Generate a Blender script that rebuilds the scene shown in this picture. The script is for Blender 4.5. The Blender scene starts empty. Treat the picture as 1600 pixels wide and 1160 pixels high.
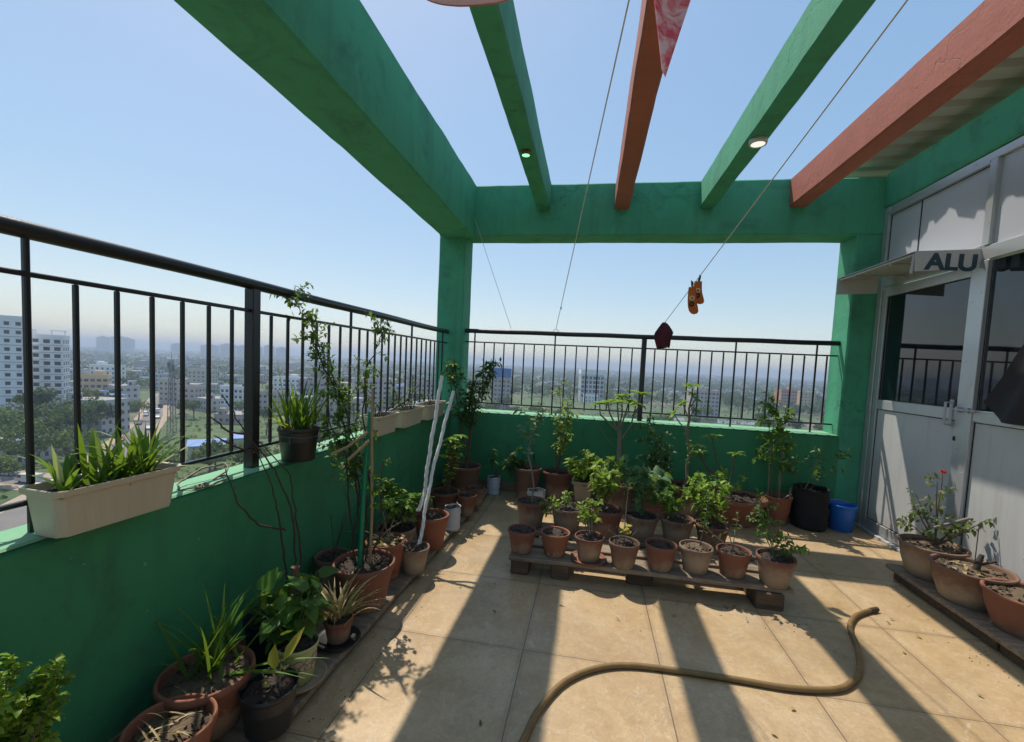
import bpy, math, random
from mathutils import Vector, Matrix, noise

# ------------------------------------------------------------------ camera, sky, sun, exposure
scene = bpy.context.scene
col = scene.collection
cam_d = bpy.data.cameras.new("camera")
cam = bpy.data.objects.new("camera", cam_d)
col.objects.link(cam)
scene.camera = cam
cam_d.sensor_fit = 'HORIZONTAL'
cam_d.sensor_width = 36.0
cam_d.lens = 15.641
cam_d.shift_y = 0.01985
cam_d.clip_start = 0.05
cam_d.clip_end = 20000
R_ = Vector((0.983976, 0.172236, 0.04611))
U_ = Vector((-0.056353, 0.055057, 0.996892))
B_ = Vector((0.169162, -0.983516, 0.063881))
cam.matrix_world = Matrix(((R_.x, U_.x, B_.x, 0), (R_.y, U_.y, B_.y, 0), (R_.z, U_.z, B_.z, 1.35), (0, 0, 0, 1)))

TO_SUN = Vector((-0.37, 0.423, 1.0)).normalized()
SUN_EL = math.asin(TO_SUN.z)
SUN_AZ = math.atan2(TO_SUN.x, TO_SUN.y)
world = bpy.data.worlds.new("World")
scene.world = world
world.use_nodes = True
wn = world.node_tree
bg = wn.nodes["Background"]
sky = wn.nodes.new("ShaderNodeTexSky")
sky.sky_type = 'NISHITA'
sky.sun_disc = False
sky.sun_elevation = SUN_EL
sky.sun_rotation = SUN_AZ
sky.altitude = 0
sky.air_density = 1.1
sky.dust_density = 0.7
sky.ozone_density = 2.0
hs_ = wn.nodes.new("ShaderNodeHueSaturation")      # restores the colour the gamma takes out and lifts the sky's brightness
hs_.inputs["Saturation"].default_value = 1.9
hs_.inputs["Value"].default_value = 1.88
gm_ = wn.nodes.new("ShaderNodeGamma")               # thick haze evens the sky out: zenith and horizon closer together
gm_.inputs["Gamma"].default_value = 0.40
wn.links.new(sky.outputs[0], gm_.inputs["Color"])
wn.links.new(gm_.outputs[0], hs_.inputs["Color"])
wn.links.new(hs_.outputs[0], bg.inputs[0])
bg.inputs[1].default_value = 0.15
sun_d = bpy.data.lights.new("sun", 'SUN')
sun_d.energy = 3.25
sun_d.angle = math.radians(0.6)
sun_d.color = (1.0, 0.93, 0.82)
sun = bpy.data.objects.new("sun", sun_d)
col.objects.link(sun)
sun.rotation_euler = TO_SUN.to_track_quat('Z', 'Y').to_euler()
sun.location = (0, 0, 60)
scene.view_settings.view_transform = 'Standard'
scene.view_settings.look = 'None'
scene.view_settings.gamma = 1
scene.view_settings.exposure = 0.56
scene.cycles.max_bounces = 8
scene.cycles.transparent_max_bounces = 12
scene.cycles.volume_bounces = 0
PI = math.pi
GZ = -32.0          # street level, ten storeys below the terrace

# ------------------------------------------------------------------ object helpers
def tag(o, label=None, cat=None, group=None, kind=None):
    if label: o["label"] = label
    if cat: o["category"] = cat
    if group: o["group"] = group
    if kind: o["kind"] = kind
    return o

def empty(name, loc=(0, 0, 0), label=None, cat=None, group=None, rz=0.0):
    o = bpy.data.objects.new(name, None)
    o.empty_display_size = 0.1
    o.location = loc
    o.rotation_euler = (0, 0, rz)
    col.objects.link(o)
    return tag(o, label, cat, group)

class MB:
    """collects vertices and faces; build() links them as ONE mesh object"""
    def __init__(s):
        s.v, s.f, s.m, s.sm = [], [], [], []
    def face(s, pts, mi=0, smooth=False):
        n = len(s.v)
        s.v.extend([tuple(p) for p in pts])
        s.f.append(tuple(range(n, n + len(pts)))); s.m.append(mi); s.sm.append(smooth)
    def grid(s, rows, mi=0, smooth=True, wrap=False):
        n = len(s.v); k = len(rows[0])
        for r in rows: s.v.extend([tuple(p) for p in r])
        for i in range(len(rows) - 1):
            for j in range(k if wrap else k - 1):
                j2 = (j + 1) % k
                s.f.append((n + i * k + j, n + i * k + j2, n + (i + 1) * k + j2, n + (i + 1) * k + j))
                s.m.append(mi); s.sm.append(smooth)
    def box(s, x0, x1, y0, y1, z0, z1, mi=0, b=0.0):
        if b > 0:
            return s.bbox(x0, x1, y0, y1, z0, z1, b, mi)
        n = len(s.v)
        s.v.extend([(x0, y0, z0), (x1, y0, z0), (x1, y1, z0), (x0, y1, z0), (x0, y0, z1), (x1, y0, z1), (x1, y1, z1), (x0, y1, z1)])
        for q in ((0, 3, 2, 1), (4, 5, 6, 7), (0, 1, 5, 4), (1, 2, 6, 5), (2, 3, 7, 6), (3, 0, 4, 7)):
            s.f.append(tuple(n + i for i in q)); s.m.append(mi); s.sm.append(False)
    def bbox(s, x0, x1, y0, y1, z0, z1, b, mi=0):
        b = min(b, (x1 - x0) * .45, (y1 - y0) * .45, (z1 - z0) * .45)
        def ring(d, z):
            return [(x0 + d + b, y0 + d, z), (x1 - d - b, y0 + d, z), (x1 - d, y0 + d + b, z), (x1 - d, y1 - d - b, z),
                    (x1 - d - b, y1 - d, z), (x0 + d + b, y1 - d, z), (x0 + d, y1 - d - b, z), (x0 + d, y0 + d + b, z)]
        rows = [ring(b, z0), ring(0, z0 + b), ring(0, z1 - b), ring(b, z1)]
        s.grid(rows, mi, False, True)
        s.face(list(reversed(rows[0])), mi); s.face(rows[3], mi)
    def prism(s, poly, axis, a, b, mi=0):
        """extrude a 2-D polygon along axis from a to b"""
        def p3(p, t):
            if axis == 'x': return (t, p[0], p[1])
            if axis == 'y': return (p[0], t, p[1])
            return (p[0], p[1], t)
        A = [p3(p, a) for p in poly]; Bq = [p3(p, b) for p in poly]
        s.face(list(reversed(A)), mi); s.face(Bq, mi)
        k = len(poly)
        for i in range(k):
            j = (i + 1) % k
            s.face([A[i], A[j], Bq[j], Bq[i]], mi)
    def tube(s, pts, r, n=8, mi=0, caps=True, smooth=True):
        pts = [Vector(p) for p in pts]
        k = len(pts)
        rad = r if isinstance(r, (list, tuple)) else [r] * k
        T = [(pts[min(i + 1, k - 1)] - pts[max(i - 1, 0)]).normalized() for i in range(k)]
        ref = Vector((0, 0, 1)) if abs(T[0].z) < .9 else Vector((1, 0, 0))
        N = T[0].cross(ref).normalized()
        rows = []
        for i in range(k):
            N = (N - T[i] * N.dot(T[i]))
            N = N.normalized() if N.length > 1e-6 else T[i].orthogonal().normalized()
            Bn = T[i].cross(N)
            rows.append([pts[i] + (N * math.cos(a) + Bn * math.sin(a)) * rad[i] for a in [2 * PI * q / n for q in range(n)]])
        s.grid(rows, mi, smooth, True)
        if caps:
            s.face(list(reversed(rows[0])), mi); s.face(rows[-1], mi)
    def lathe(s, prof, n=40, c=(0, 0, 0), mi=0, smooth=True, wob=0.0, rnd=None):
        ph = (rnd.random() * 6 if rnd else 0)
        rows = []
        for r, z in prof:
            rows.append([(c[0] + r * (1 + wob * math.sin(2 * a + ph)) * math.cos(a), c[1] + r * (1 + wob * math.sin(2 * a + ph)) * math.sin(a), c[2] + z)
                         for a in [2 * PI * q / n for q in range(n)]])
        s.grid(rows, mi, smooth, True)
    def mesh(s, name, mats):
        me = bpy.data.meshes.new(name)
        me.from_pydata(s.v, [], s.f)
        if not isinstance(mats, (list, tuple)): mats = [mats]
        for m in mats: me.materials.append(m)
        me.polygons.foreach_set("material_index", s.m)
        me.polygons.foreach_set("use_smooth", s.sm)
        me.update()
        return me
    def build(s, name, mats, parent=None, label=None, cat=None, group=None, kind=None, loc=None, rz=None):
        o = bpy.data.objects.new(name, s.mesh(name, mats))
        col.objects.link(o)
        if parent: o.parent = parent
        if loc: o.location = loc
        if rz is not None: o.rotation_euler = (0, 0, rz)
        return tag(o, label, cat, group, kind)

def child_copy(me, name, parent, loc=(0, 0, 0), rot=(0, 0, 0), scale=(1, 1, 1)):
    o = bpy.data.objects.new(name, me)
    col.objects.link(o); o.parent = parent
    o.location = loc; o.rotation_euler = rot; o.scale = scale
    return o

def copy_tree(o, parent=None):
    c = o.copy(); col.objects.link(c)
    if parent: c.parent = parent
    for ch in [x for x in scene.objects if x.parent == o]: copy_tree(ch, c)
    return c

# ------------------------------------------------------------------ material helpers
class NT:
    def __init__(s, name):
        s.m = bpy.data.materials.new(name); s.m.use_nodes = True
        s.t = s.m.node_tree; s.n = s.t.nodes; s.p = s.n["Principled BSDF"]; s.out = s.n["Material Output"]
    def new(s, typ, **kw):
        n = s.n.new(typ)
        for k, v in kw.items(): setattr(n, k, v)
        return n
    def link(s, a, b): s.t.links.new(a, b)
    def val(s, sock, v):
        if hasattr(v, 'is_output') or hasattr(v, 'links'): s.link(v, sock)
        else: sock.default_value = v
    def pos(s):
        return s.new("ShaderNodeNewGeometry").outputs["Position"]
    def obj(s):
        return s.new("ShaderNodeTexCoord").outputs["Object"]
    def noise(s, vec, scale, detail=4, rough=.55, dist=0.0):
        n = s.new("ShaderNodeTexNoise"); s.link(vec, n.inputs["Vector"])
        n.inputs["Scale"].default_value = scale; n.inputs["Detail"].default_value = detail
        n.inputs["Roughness"].default_value = rough; n.inputs["Distortion"].default_value = dist
        return n.outputs["Fac"]
    def ramp(s, fac, stops):
        r = s.new("ShaderNodeValToRGB"); s.link(fac, r.inputs[0])
        e = r.color_ramp.elements
        while len(e) < len(stops): e.new(0.5)
        for i, (p, c) in enumerate(stops):
            e[i].position = p; e[i].color = (c[0], c[1], c[2], 1) if isinstance(c, (tuple, list)) else (c, c, c, 1)
        return r.outputs[0]
    def mix(s, fac, a, b, mode='MIX'):
        m = s.new("ShaderNodeMix", data_type='RGBA', blend_type=mode)
        s.val(m.inputs[0], fac)
        for i, v in ((6, a), (7, b)):
            if isinstance(v, (tuple, list)): m.inputs[i].default_value = (v[0], v[1], v[2], 1)
            else: s.link(v, m.inputs[i])
        return m.outputs[2]
    def math(s, op, a, b=0.0, c=None):
        m = s.new("ShaderNodeMath", operation=op)
        s.val(m.inputs[0], a); s.val(m.inputs[1], b)
        if c is not None: s.val(m.inputs[2], c)
        return m.outputs[0]
    def sep(s, v):
        n = s.new("ShaderNodeSeparateXYZ"); s.link(v, n.inputs[0]); return n.outputs
    def comb(s, x, y, z):
        n = s.new("ShaderNodeCombineXYZ")
        for i, v in enumerate((x, y, z)): s.val(n.inputs[i], v)
        return n.outputs[0]
    def bump(s, h, dist=.01, strength=.5):
        b = s.new("ShaderNodeBump"); s.link(h, b.inputs["Height"])
        b.inputs["Distance"].default_value = dist; b.inputs["Strength"].default_value = strength
        s.link(b.outputs[0], s.p.inputs["Normal"])
    def base(s, c): s.val(s.p.inputs["Base Color"], c if not isinstance(c, (tuple, list)) else (c[0], c[1], c[2], 1))
    def rough(s, v): s.val(s.p.inputs["Roughness"], v)

def simple(name, c, rough=.5, metal=0.0, var=.15, scale=8.0, bump=0.0, bscale=60.0, world_co=False, emit=None):
    t = NT(name)
    v = t.pos() if world_co else t.obj()
    f = t.noise(v, scale, 5, .6)
    t.base(t.mix(f, tuple(x * (1 - var) for x in c), tuple(min(1, x * (1 + var)) for x in c)))
    t.rough(rough); t.p.inputs["Metallic"].default_value = metal
    if bump: t.bump(t.noise(v, bscale, 4), bump, .6)
    if emit:
        t.p.inputs["Emission Color"].default_value = (*emit[0], 1); t.p.inputs["Emission Strength"].default_value = emit[1]
    return t.m

def plaster(name, c, dirt=(.03, .055, .038), amount=.48, bscale=45.0):
    """painted, slightly uneven cement plaster with grime blotches and streaks"""
    t = NT(name); v = t.pos()
    big = t.noise(v, 1.7, 5, .6); fine = t.noise(v, 22, 4, .65)
    a = t.mix(big, tuple(x * .82 for x in c), tuple(min(1, x * 1.15) for x in c))
    a = t.mix(t.math('MULTIPLY', fine, .3), a, tuple(min(1, x * 1.25 + .01) for x in c))
    x = t.sep(v)
    st = t.noise(t.comb(t.math('MULTIPLY', x[0], 9), t.math('MULTIPLY', x[1], 9), t.math('MULTIPLY', x[2], .9)), 1.0, 4, .7)
    st = t.ramp(st, [(.5, 0.0), (.78, 1.0)])
    patch = t.ramp(t.noise(v, 3.1, 6, .7, .6), [(.52, 0.0), (.72, 1.0)])
    a = t.mix(t.math('MULTIPLY', t.math('MAXIMUM', t.math('MULTIPLY', st, .6), patch), amount), a, dirt)
    pale = t.ramp(t.noise(v, 2.3, 5, .65, .4), [(.56, 0.0), (.74, 1.0)])
    a = t.mix(t.math('MULTIPLY', pale, .28), a, tuple(min(1, x * 1.5 + .03) for x in c))
    dn = t.new("ShaderNodeVectorMath", operation='MULTIPLY_ADD'); nz = t.new("ShaderNodeTexNoise"); t.link(v, nz.inputs["Vector"]); nz.inputs["Scale"].default_value = 5; nz.inputs["Detail"].default_value = 5
    t.link(nz.outputs["Color"], dn.inputs[0]); dn.inputs[1].default_value = (.5, .5, .5); t.link(v, dn.inputs[2])
    vo = t.new("ShaderNodeTexVoronoi", feature='DISTANCE_TO_EDGE'); t.link(dn.outputs[0], vo.inputs["Vector"]); vo.inputs["Scale"].default_value = 1.5
    crack = t.math('MULTIPLY', t.ramp(vo.outputs["Distance"], [(.0, 1.0), (.006, 0.0)]), t.ramp(t.noise(v, 1.1, 3, .5), [(.52, 0.0), (.6, 1.0)]))
    chip = t.ramp(t.noise(v, 34, 3, .5), [(.74, 0.0), (.76, 1.0)])
    a = t.mix(t.math('MULTIPLY', crack, .65), a, tuple(x * .25 for x in c))
    a = t.mix(t.math('MULTIPLY', chip, .5), a, (.33, .36, .30))
    t.base(a); t.rough(.78)
    h = t.math('ADD', t.math('MULTIPLY', t.noise(v, bscale, 5, .7), .6), t.math('MULTIPLY', t.noise(v, 6, 3), 1.0))
    t.bump(t.math('SUBTRACT', h, t.math('MULTIPLY', crack, .4)), .006, .8)
    return t.m

def leaf_mat(name, c1, c2, trans=.35, rough=.4, spots=None):
    t = NT(name)
    if not name.startswith('tree'): c1, c2 = tuple(x * 1.15 for x in c1), tuple(min(.8, x * 1.35) for x in c2)
    g = t.new("ShaderNodeNewGeometry")
    rnd = g.outputs["Random Per Island"]
    c = t.ramp(rnd, [(0.0, c1), (.7, tuple((a + b) / 2 for a, b in zip(c1, c2))), (1.0, c2)])
    if spots: c = t.mix(t.ramp(t.noise(t.obj(), 60, 3), [(.55, 0.0), (.65, 1.0)]), c, spots)
    t.base(c); t.rough(rough + .1); t.p.inputs['Specular IOR Level'].default_value = .3
    tr = t.new("ShaderNodeBsdfTranslucent")
    t.link(t.mix(.5, c, (.35, .5, .03)), tr.inputs[0])
    mx = t.new("ShaderNodeMixShader"); mx.inputs[0].default_value = trans
    t.link(t.p.outputs[0], mx.inputs[1]); t.link(tr.outputs[0], mx.inputs[2])
    t.link(mx.outputs[0], t.out.inputs[0])
    return t.m

M = {}
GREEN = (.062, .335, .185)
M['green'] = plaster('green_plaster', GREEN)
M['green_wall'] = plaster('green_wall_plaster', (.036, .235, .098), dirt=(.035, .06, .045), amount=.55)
M['red'] = plaster('red_plaster', (.38, .115, .078), dirt=(.15, .06, .05), amount=.25)

def floor_mat():
    t = NT('marble_tiles'); v = t.pos(); x = t.sep(v)
    ux = t.math('DIVIDE', t.math('ADD', x[0], .235 + 6.28), .628)
    uy = t.math('DIVIDE', t.math('ADD', x[1], -2.01 + 6.55), .655)
    def line(u, w):
        f = t.math('FRACT', u)
        d = t.math('MINIMUM', f, t.math('SUBTRACT', 1.0, f))
        return t.math('LESS_THAN', d, w)
    joint = t.math('MAXIMUM', line(ux, .0040), line(uy, .0032))
    wnz = t.new("ShaderNodeTexWhiteNoise", noise_dimensions='3D')
    t.link(t.comb(t.math('FLOOR', ux), t.math('FLOOR', uy), 3.0), wnz.inputs["Vector"])
    off = t.new("ShaderNodeVectorMath", operation='MULTIPLY_ADD')
    t.link(wnz.outputs["Color"], off.inputs[0]); off.inputs[1].default_value = (9, 9, 9); t.link(v, off.inputs[2])
    q = off.outputs[0]
    n1 = t.noise(q, 2.6, 7, .62, .8); n2 = t.noise(q, 14, 6, .7, .4)
    c = t.ramp(n1, [(.25, (.365, .238, .115)), (.5, (.49, .345, .185)), (.75, (.58, .435, .26))])
    c = t.mix(t.math('MULTIPLY', t.ramp(n2, [(.45, 0.0), (.75, 1.0)]), .45), c, (.30, .19, .10))
    vein = t.math('ABSOLUTE', t.math('SUBTRACT', t.noise(q, 1.9, 5, .6, 1.3), .5))
    c = t.mix(t.math('MULTIPLY', t.ramp(vein, [(0.0, 1.0), (.009, 0.0)]), .38), c, (.62, .52, .40))
    c = t.mix(t.math('MULTIPLY', wnz.outputs["Value"], .14), c, (.36, .26, .16))
    grime = t.ramp(t.noise(v, 1.3, 7, .75, .5), [(.48, 0.0), (.75, 1.0)])
    c = t.mix(t.math('MULTIPLY', grime, .5), c, (.22, .17, .12))
    spot = t.ramp(t.noise(v, 9, 6, .8, .3), [(.60, 0.0), (.70, 1.0)])
    c = t.mix(t.math('MULTIPLY', spot, .32), c, (.20, .14, .085))
    fine = t.noise(q, 85, 4, .75)
    c = t.mix(t.math('MULTIPLY', t.ramp(fine, [(.45, 0.0), (.68, 1.0)]), .30), c, (.24, .16, .09))
    c = t.mix(t.math('MULTIPLY', t.ramp(t.noise(q, 40, 4, .7), [(.55, 0.0), (.75, 1.0)]), .35), c, (.68, .54, .36))
    edge = t.math('MAXIMUM', line(ux, .03), line(uy, .03))
    c = t.mix(t.math('MULTIPLY', edge, t.math('MULTIPLY', n2, .35)), c, (.20, .14, .09))
    c = t.mix(joint, c, (.17, .11, .065))
    t.base(c)
    t.rough(t.math('ADD', .34, t.math('MULTIPLY', grime, .3)))
    h = t.math('SUBTRACT', t.math('MULTIPLY', n2, .15), joint)
    t.bump(h, .002, .5)
    return t.m
M['floor'] = floor_mat()
M['skirting'] = simple('skirting_tile', (.20, .15, .10), .4, var=.3, scale=6)
M['rail'] = simple('black_paint', (.012, .012, .014), .32, var=.3, scale=20, bump=.001, bscale=90)
M['alu'] = simple('aluminium', (.55, .55, .55), .38, .55, var=.12, scale=7)
M['alu_paint'] = simple('grey_aluminium', (.45, .45, .46), .45, .2, var=.12, scale=9)
def panel_mat():
    t = NT('white_panel'); v = t.obj(); x = t.sep(v)
    n = t.noise(v, 2.2, 5, .6)
    st = t.noise(t.comb(t.math('MULTIPLY', x[0], 14), t.math('MULTIPLY', x[1], 14), t.math('MULTIPLY', x[2], 1.1)), 1.0, 4, .7)
    c = t.mix(n, (.47, .465, .455), (.57, .565, .55))
    c = t.mix(t.math('MULTIPLY', t.ramp(st, [(.52, 0.0), (.8, 1.0)]), .45), c, (.30, .28, .25))
    low = t.ramp(t.math('ADD', x[2], t.math('MULTIPLY', t.noise(v, 7, 4, .6), .25)), [(.16, 1.0), (.36, 0.0)])
    c = t.mix(t.math('MULTIPLY', low, .45), c, (.27, .23, .18))
    sp = t.ramp(t.noise(v, 55, 3, .6), [(.68, 0.0), (.73, 1.0)]); c = t.mix(t.math('MULTIPLY', sp, .35), c, (.25, .23, .2))
    t.base(c); t.rough(.42); t.bump(t.noise(v, 1.8, 2), .012, .35); return t.m
M['panel'] = panel_mat()
M['panel_grey'] = simple('frosted_panel', (.50, .51, .56), .3, var=.06, scale=3)
def glass_mat():
    t = NT('dark_glass')
    sm = t.ramp(t.noise(t.obj(), 3.5, 6, .7), [(.45, 0.0), (.75, 1.0)])
    t.base(t.mix(t.math('MULTIPLY', sm, .6), (.006, .009, .013), (.03, .033, .036))); t.rough(.03)
    t.p.inputs["IOR"].default_value = 1.6
    t.bump(t.noise(t.obj(), 1.6, 2), .004, .25)
    return t.m
M['glass'] = glass_mat()
M['rubber'] = simple('black_rubber', (.01, .01, .01), .6)
M['sheet_roof'] = simple('zinc_sheet', (.46, .45, .41), .6, .0, var=.2, scale=5)
M['sign_sheet'] = simple('sign_sheet', (.50, .51, .50), .5, var=.12, scale=6)
M['sign_ink'] = simple('sign_ink', (.016, .05, .075), .5, var=.2)
def terracotta(name, c1, c2, lime, lo, hi):
    t = NT(name); v = t.obj(); x = t.sep(v)
    oi = t.new("ShaderNodeObjectInfo").outputs["Random"]
    c = t.mix(oi, c1, c2)
    c = t.mix(t.math('MULTIPLY', t.noise(v, 12, 6, .65), .6), c, tuple(k * .6 for k in c1))
    n = t.noise(v, 16, 6, .7, .5)
    hgt = t.math('ADD', t.math('MULTIPLY', x[2], -5.0), t.math('ADD', n, oi))
    m = t.ramp(hgt, [(lo, 0.0), (hi, 1.0)])
    c = t.mix(t.math('MULTIPLY', m, .78), c, lime)
    damp = t.ramp(t.math('ADD', t.math('MULTIPLY', x[2], 4.0), t.math('MULTIPLY', t.noise(v, 9, 4, .6), .6)), [(.30, 1.0), (.55, 0.0)])
    c = t.mix(t.math('MULTIPLY', damp, .35), c, (.10, .06, .04))
    alg = t.ramp(t.noise(v, 7, 5, .7), [(.58, 0.0), (.75, 1.0)])
    c = t.mix(t.math('MULTIPLY', alg, .45), c, (.09, .075, .04))
    t.base(c); t.rough(.85)
    t.bump(t.noise(v, 70, 5), .002, .6)
    return t.m
M['terra'] = terracotta('terracotta', (.27, .105, .06), (.15, .072, .05), (.40, .31, .21), .42, .95)
M['terra_old'] = terracotta('weathered_terracotta', (.19, .105, .068), (.22, .12, .08), (.40, .32, .22), .22, .8)
M['terra_new'] = terracotta('orange_terracotta', (.33, .12, .062), (.24, .098, .06), (.38, .27, .18), .9, 1.4)
M['soil'] = simple('soil', (.042, .028, .02), .95, var=.6, scale=30, bump=.006, bscale=60)
M['soil_dry'] = simple('dry_soil', (.12, .083, .05), .95, var=.45, scale=30, bump=.006, bscale=60)
M['black_plastic'] = simple('black_plastic', (.018, .019, .02), .42, var=.3)
M['dark_plastic'] = simple('dark_teal_plastic', (.012, .035, .05), .4, var=.2)
M['blue_plastic'] = simple('blue_plastic', (.012, .14, .52), .35, var=.12)
M['white_plastic'] = simple('white_bag_plastic', (.50, .54, .58), .5, var=.12)
M['cream_plastic'] = simple('cream_plastic', (.50, .44, .32), .45, var=.1, scale=5)
M['lime_paint'] = simple('pale_green_paint', (.42, .46, .20), .5, var=.12, scale=5)
M['flower_ink'] = simple('grey_flower_paint', (.20, .17, .12), .6)
M['petal_ink'] = simple('pale_flower_paint', (.45, .40, .28), .6)
M['tan_pot'] = simple('tan_cement', (.42, .31, .20), .85, var=.2, scale=14, bump=.002)
M['fabric_bag'] = simple('black_fabric', (.012, .012, .013), .9, var=.3, bump=.004, bscale=25)
def wood_mat(name, c):
    t = NT(name); v = t.obj(); x = t.sep(v)
    g = t.noise(t.comb(t.math('MULTIPLY', x[0], 1.2), t.math('MULTIPLY', x[1], 14), t.math('MULTIPLY', x[2], 14)), 3.0, 6, .7, .3)
    a = t.ramp(g, [(.3, tuple(k * .45 for k in c)), (.55, c), (.8, tuple(min(1, k * 1.45) for k in c))])
    a = t.mix(t.math('MULTIPLY', t.ramp(t.noise(v, 5, 6, .7), [(.5, 0.0), (.75, 1.0)]), .5), a, (.05, .04, .03))
    t.base(a); t.rough(.85); t.bump(g, .004, .6)
    return t.m
M['wood'] = wood_mat('grey_weathered_wood', (.27, .20, .135))
M['wood_dark'] = wood_mat('dark_wood', (.12, .075, .045))
M['bark'] = simple('bark', (.12, .085, .055), .9, var=.4, scale=30, bump=.002)
M['bark_pale'] = simple('pale_bark', (.22, .19, .14), .85, var=.35, scale=30, bump=.002)
M['stem_green'] = simple('green_stem', (.10, .16, .05), .6, var=.3)
M['twig'] = simple('dead_twig', (.055, .042, .03), .9, var=.3)
M['pole_green'] = simple('green_plastic_pole', (.0, .22, .10), .4, var=.15)
M['bamboo'] = simple('bamboo', (.34, .24, .12), .55, var=.3, scale=15)
M['cord_white'] = simple('white_cotton_cord', (.74, .73, .68), .9, var=.1, scale=30, bump=.004, bscale=120)
M['line'] = simple('washing_line', (.55, .55, .5), .6)
M['wire'] = simple('rusty_wire', (.20, .16, .12), .6, .3, var=.4)
M['hose'] = simple('ochre_hose', (.20, .125, .045), .55, var=.5, scale=14, bump=.001, bscale=40)
M['leaf'] = leaf_mat('leaf_mid', (.03, .085, .015), (.10, .20, .03), .3)
M['leaf_dark'] = leaf_mat('leaf_dark', (.018, .055, .014), (.05, .12, .025), .25)
M['leaf_bright'] = leaf_mat('leaf_bright', (.09, .20, .02), (.26, .36, .05), .4)
M['leaf_yellow'] = leaf_mat('leaf_yellow', (.30, .28, .03), (.45, .36, .06), .4)
M['leaf_lime'] = leaf_mat('leaf_lime', (.12, .22, .03), (.30, .36, .07), .4)
M['leaf_blue'] = leaf_mat('leaf_bluegreen', (.05, .12, .05), (.12, .21, .09), .3)
M['leaf_rose'] = leaf_mat('leaf_rose', (.035, .08, .025), (.13, .13, .05), .3)
M['leaf_dry'] = leaf_mat('leaf_dry', (.30, .22, .11), (.48, .37, .20), .3)
M['blade'] = leaf_mat('strap_leaf', (.04, .10, .015), (.12, .24, .03), .35)
M['blade_varieg'] = leaf_mat('variegated_strap', (.18, .24, .08), (.38, .40, .18), .35)
M['petal'] = simple('red_petal', (.75, .09, .05), .6)
M['cloth_pink'] = simple('pink_cotton', (.80, .43, .40), .9, var=.08, bump=.003, bscale=40)
M['lamp_body'] = simple('white_lamp_ring', (.55, .55, .52), .5)
M['lamp_brown'] = simple('brown_lamp_ring', (.20, .12, .06), .5)
M['lamp_green'] = simple('green_lit_disc', (.4, .8, .5), .4, emit=((.25, 1.0, .45), 1.1))
M['lamp_white'] = simple('white_lit_disc', (.85, .85, .82), .4, emit=((1.0, .97, .9), .55))
M['black_cloth'] = simple('dark_cloth', (.03, .028, .032), .95, var=.4, bump=.006, bscale=20)

# ------------------------------------------------------------------ terrace structure
XL, YW, YO = -1.43, 4.55, 4.85      # inner face of left parapet, inner and outer face of back wall
YB = -3.0                           # the terrace goes on behind the camera
PT = .81                            # parapet top
def noise1(v): return noise.noise(v)

def rough_beam(mb, x0, x1, y0, y1, z0, z1, axis, step=.12, amp=.006, bev=.012, mi=0, seed=0):
    """cast, hand-plastered beam: a slightly wavy rounded box swept along its axis"""
    L0, L1 = {'x': (x0, x1), 'y': (y0, y1), 'z': (z0, z1)}[axis]
    if axis == 'x': (a0, a1), (b0, b1) = (y0, y1), (z0, z1)
    elif axis == 'y': (a0, a1), (b0, b1) = (x0, x1), (z0, z1)
    else: (a0, a1), (b0, b1) = (x0, x1), (y0, y1)
    prof = []
    for (a, b, sa, sb) in ((a0, b0, 1, 1), (a1, b0, -1, 1), (a1, b1, -1, -1), (a0, b1, 1, -1)):
        e = [(a + sa * bev, b), (a, b + sb * bev)]
        if (sa, sb) in ((1, 1), (-1, -1)): e.reverse()
        prof += e
    n = max(2, int((L1 - L0) / step))
    rows = []
    for i in range(n + 1):
        t = L0 + (L1 - L0) * i / n
        row = []
        for j, (a, b) in enumerate(prof):
            k = j // 2
            da = amp * noise1(Vector((t * 2.3, k * 7.1 + seed, 1.7))) + amp * .5 * noise1(Vector((t * 9, k * 3.1 + seed, 9.1)))
            db = amp * noise1(Vector((t * 2.1, k * 5.3 + seed, 4.2))) + amp * .5 * noise1(Vector((t * 8, k * 2.1 + seed, 2.1)))
            a_, b_ = a + da, b + db
            row.append({'x': (t, a_, b_), 'y': (a_, t, b_), 'z': (a_, b_, t)}[axis])
        if axis == 'y' : row.reverse()
        rows.append(row)
    mb.grid(rows, mi, False, True)
    mb.face(list(reversed(rows[0])), mi); mb.face(rows[-1], mi)

m = MB(); m.face([(XL, YB, 0), (2.66, YB, 0), (2.66, YW, 0), (XL, YW, 0)])
m.build('floor', M['floor'], kind='structure')

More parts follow.
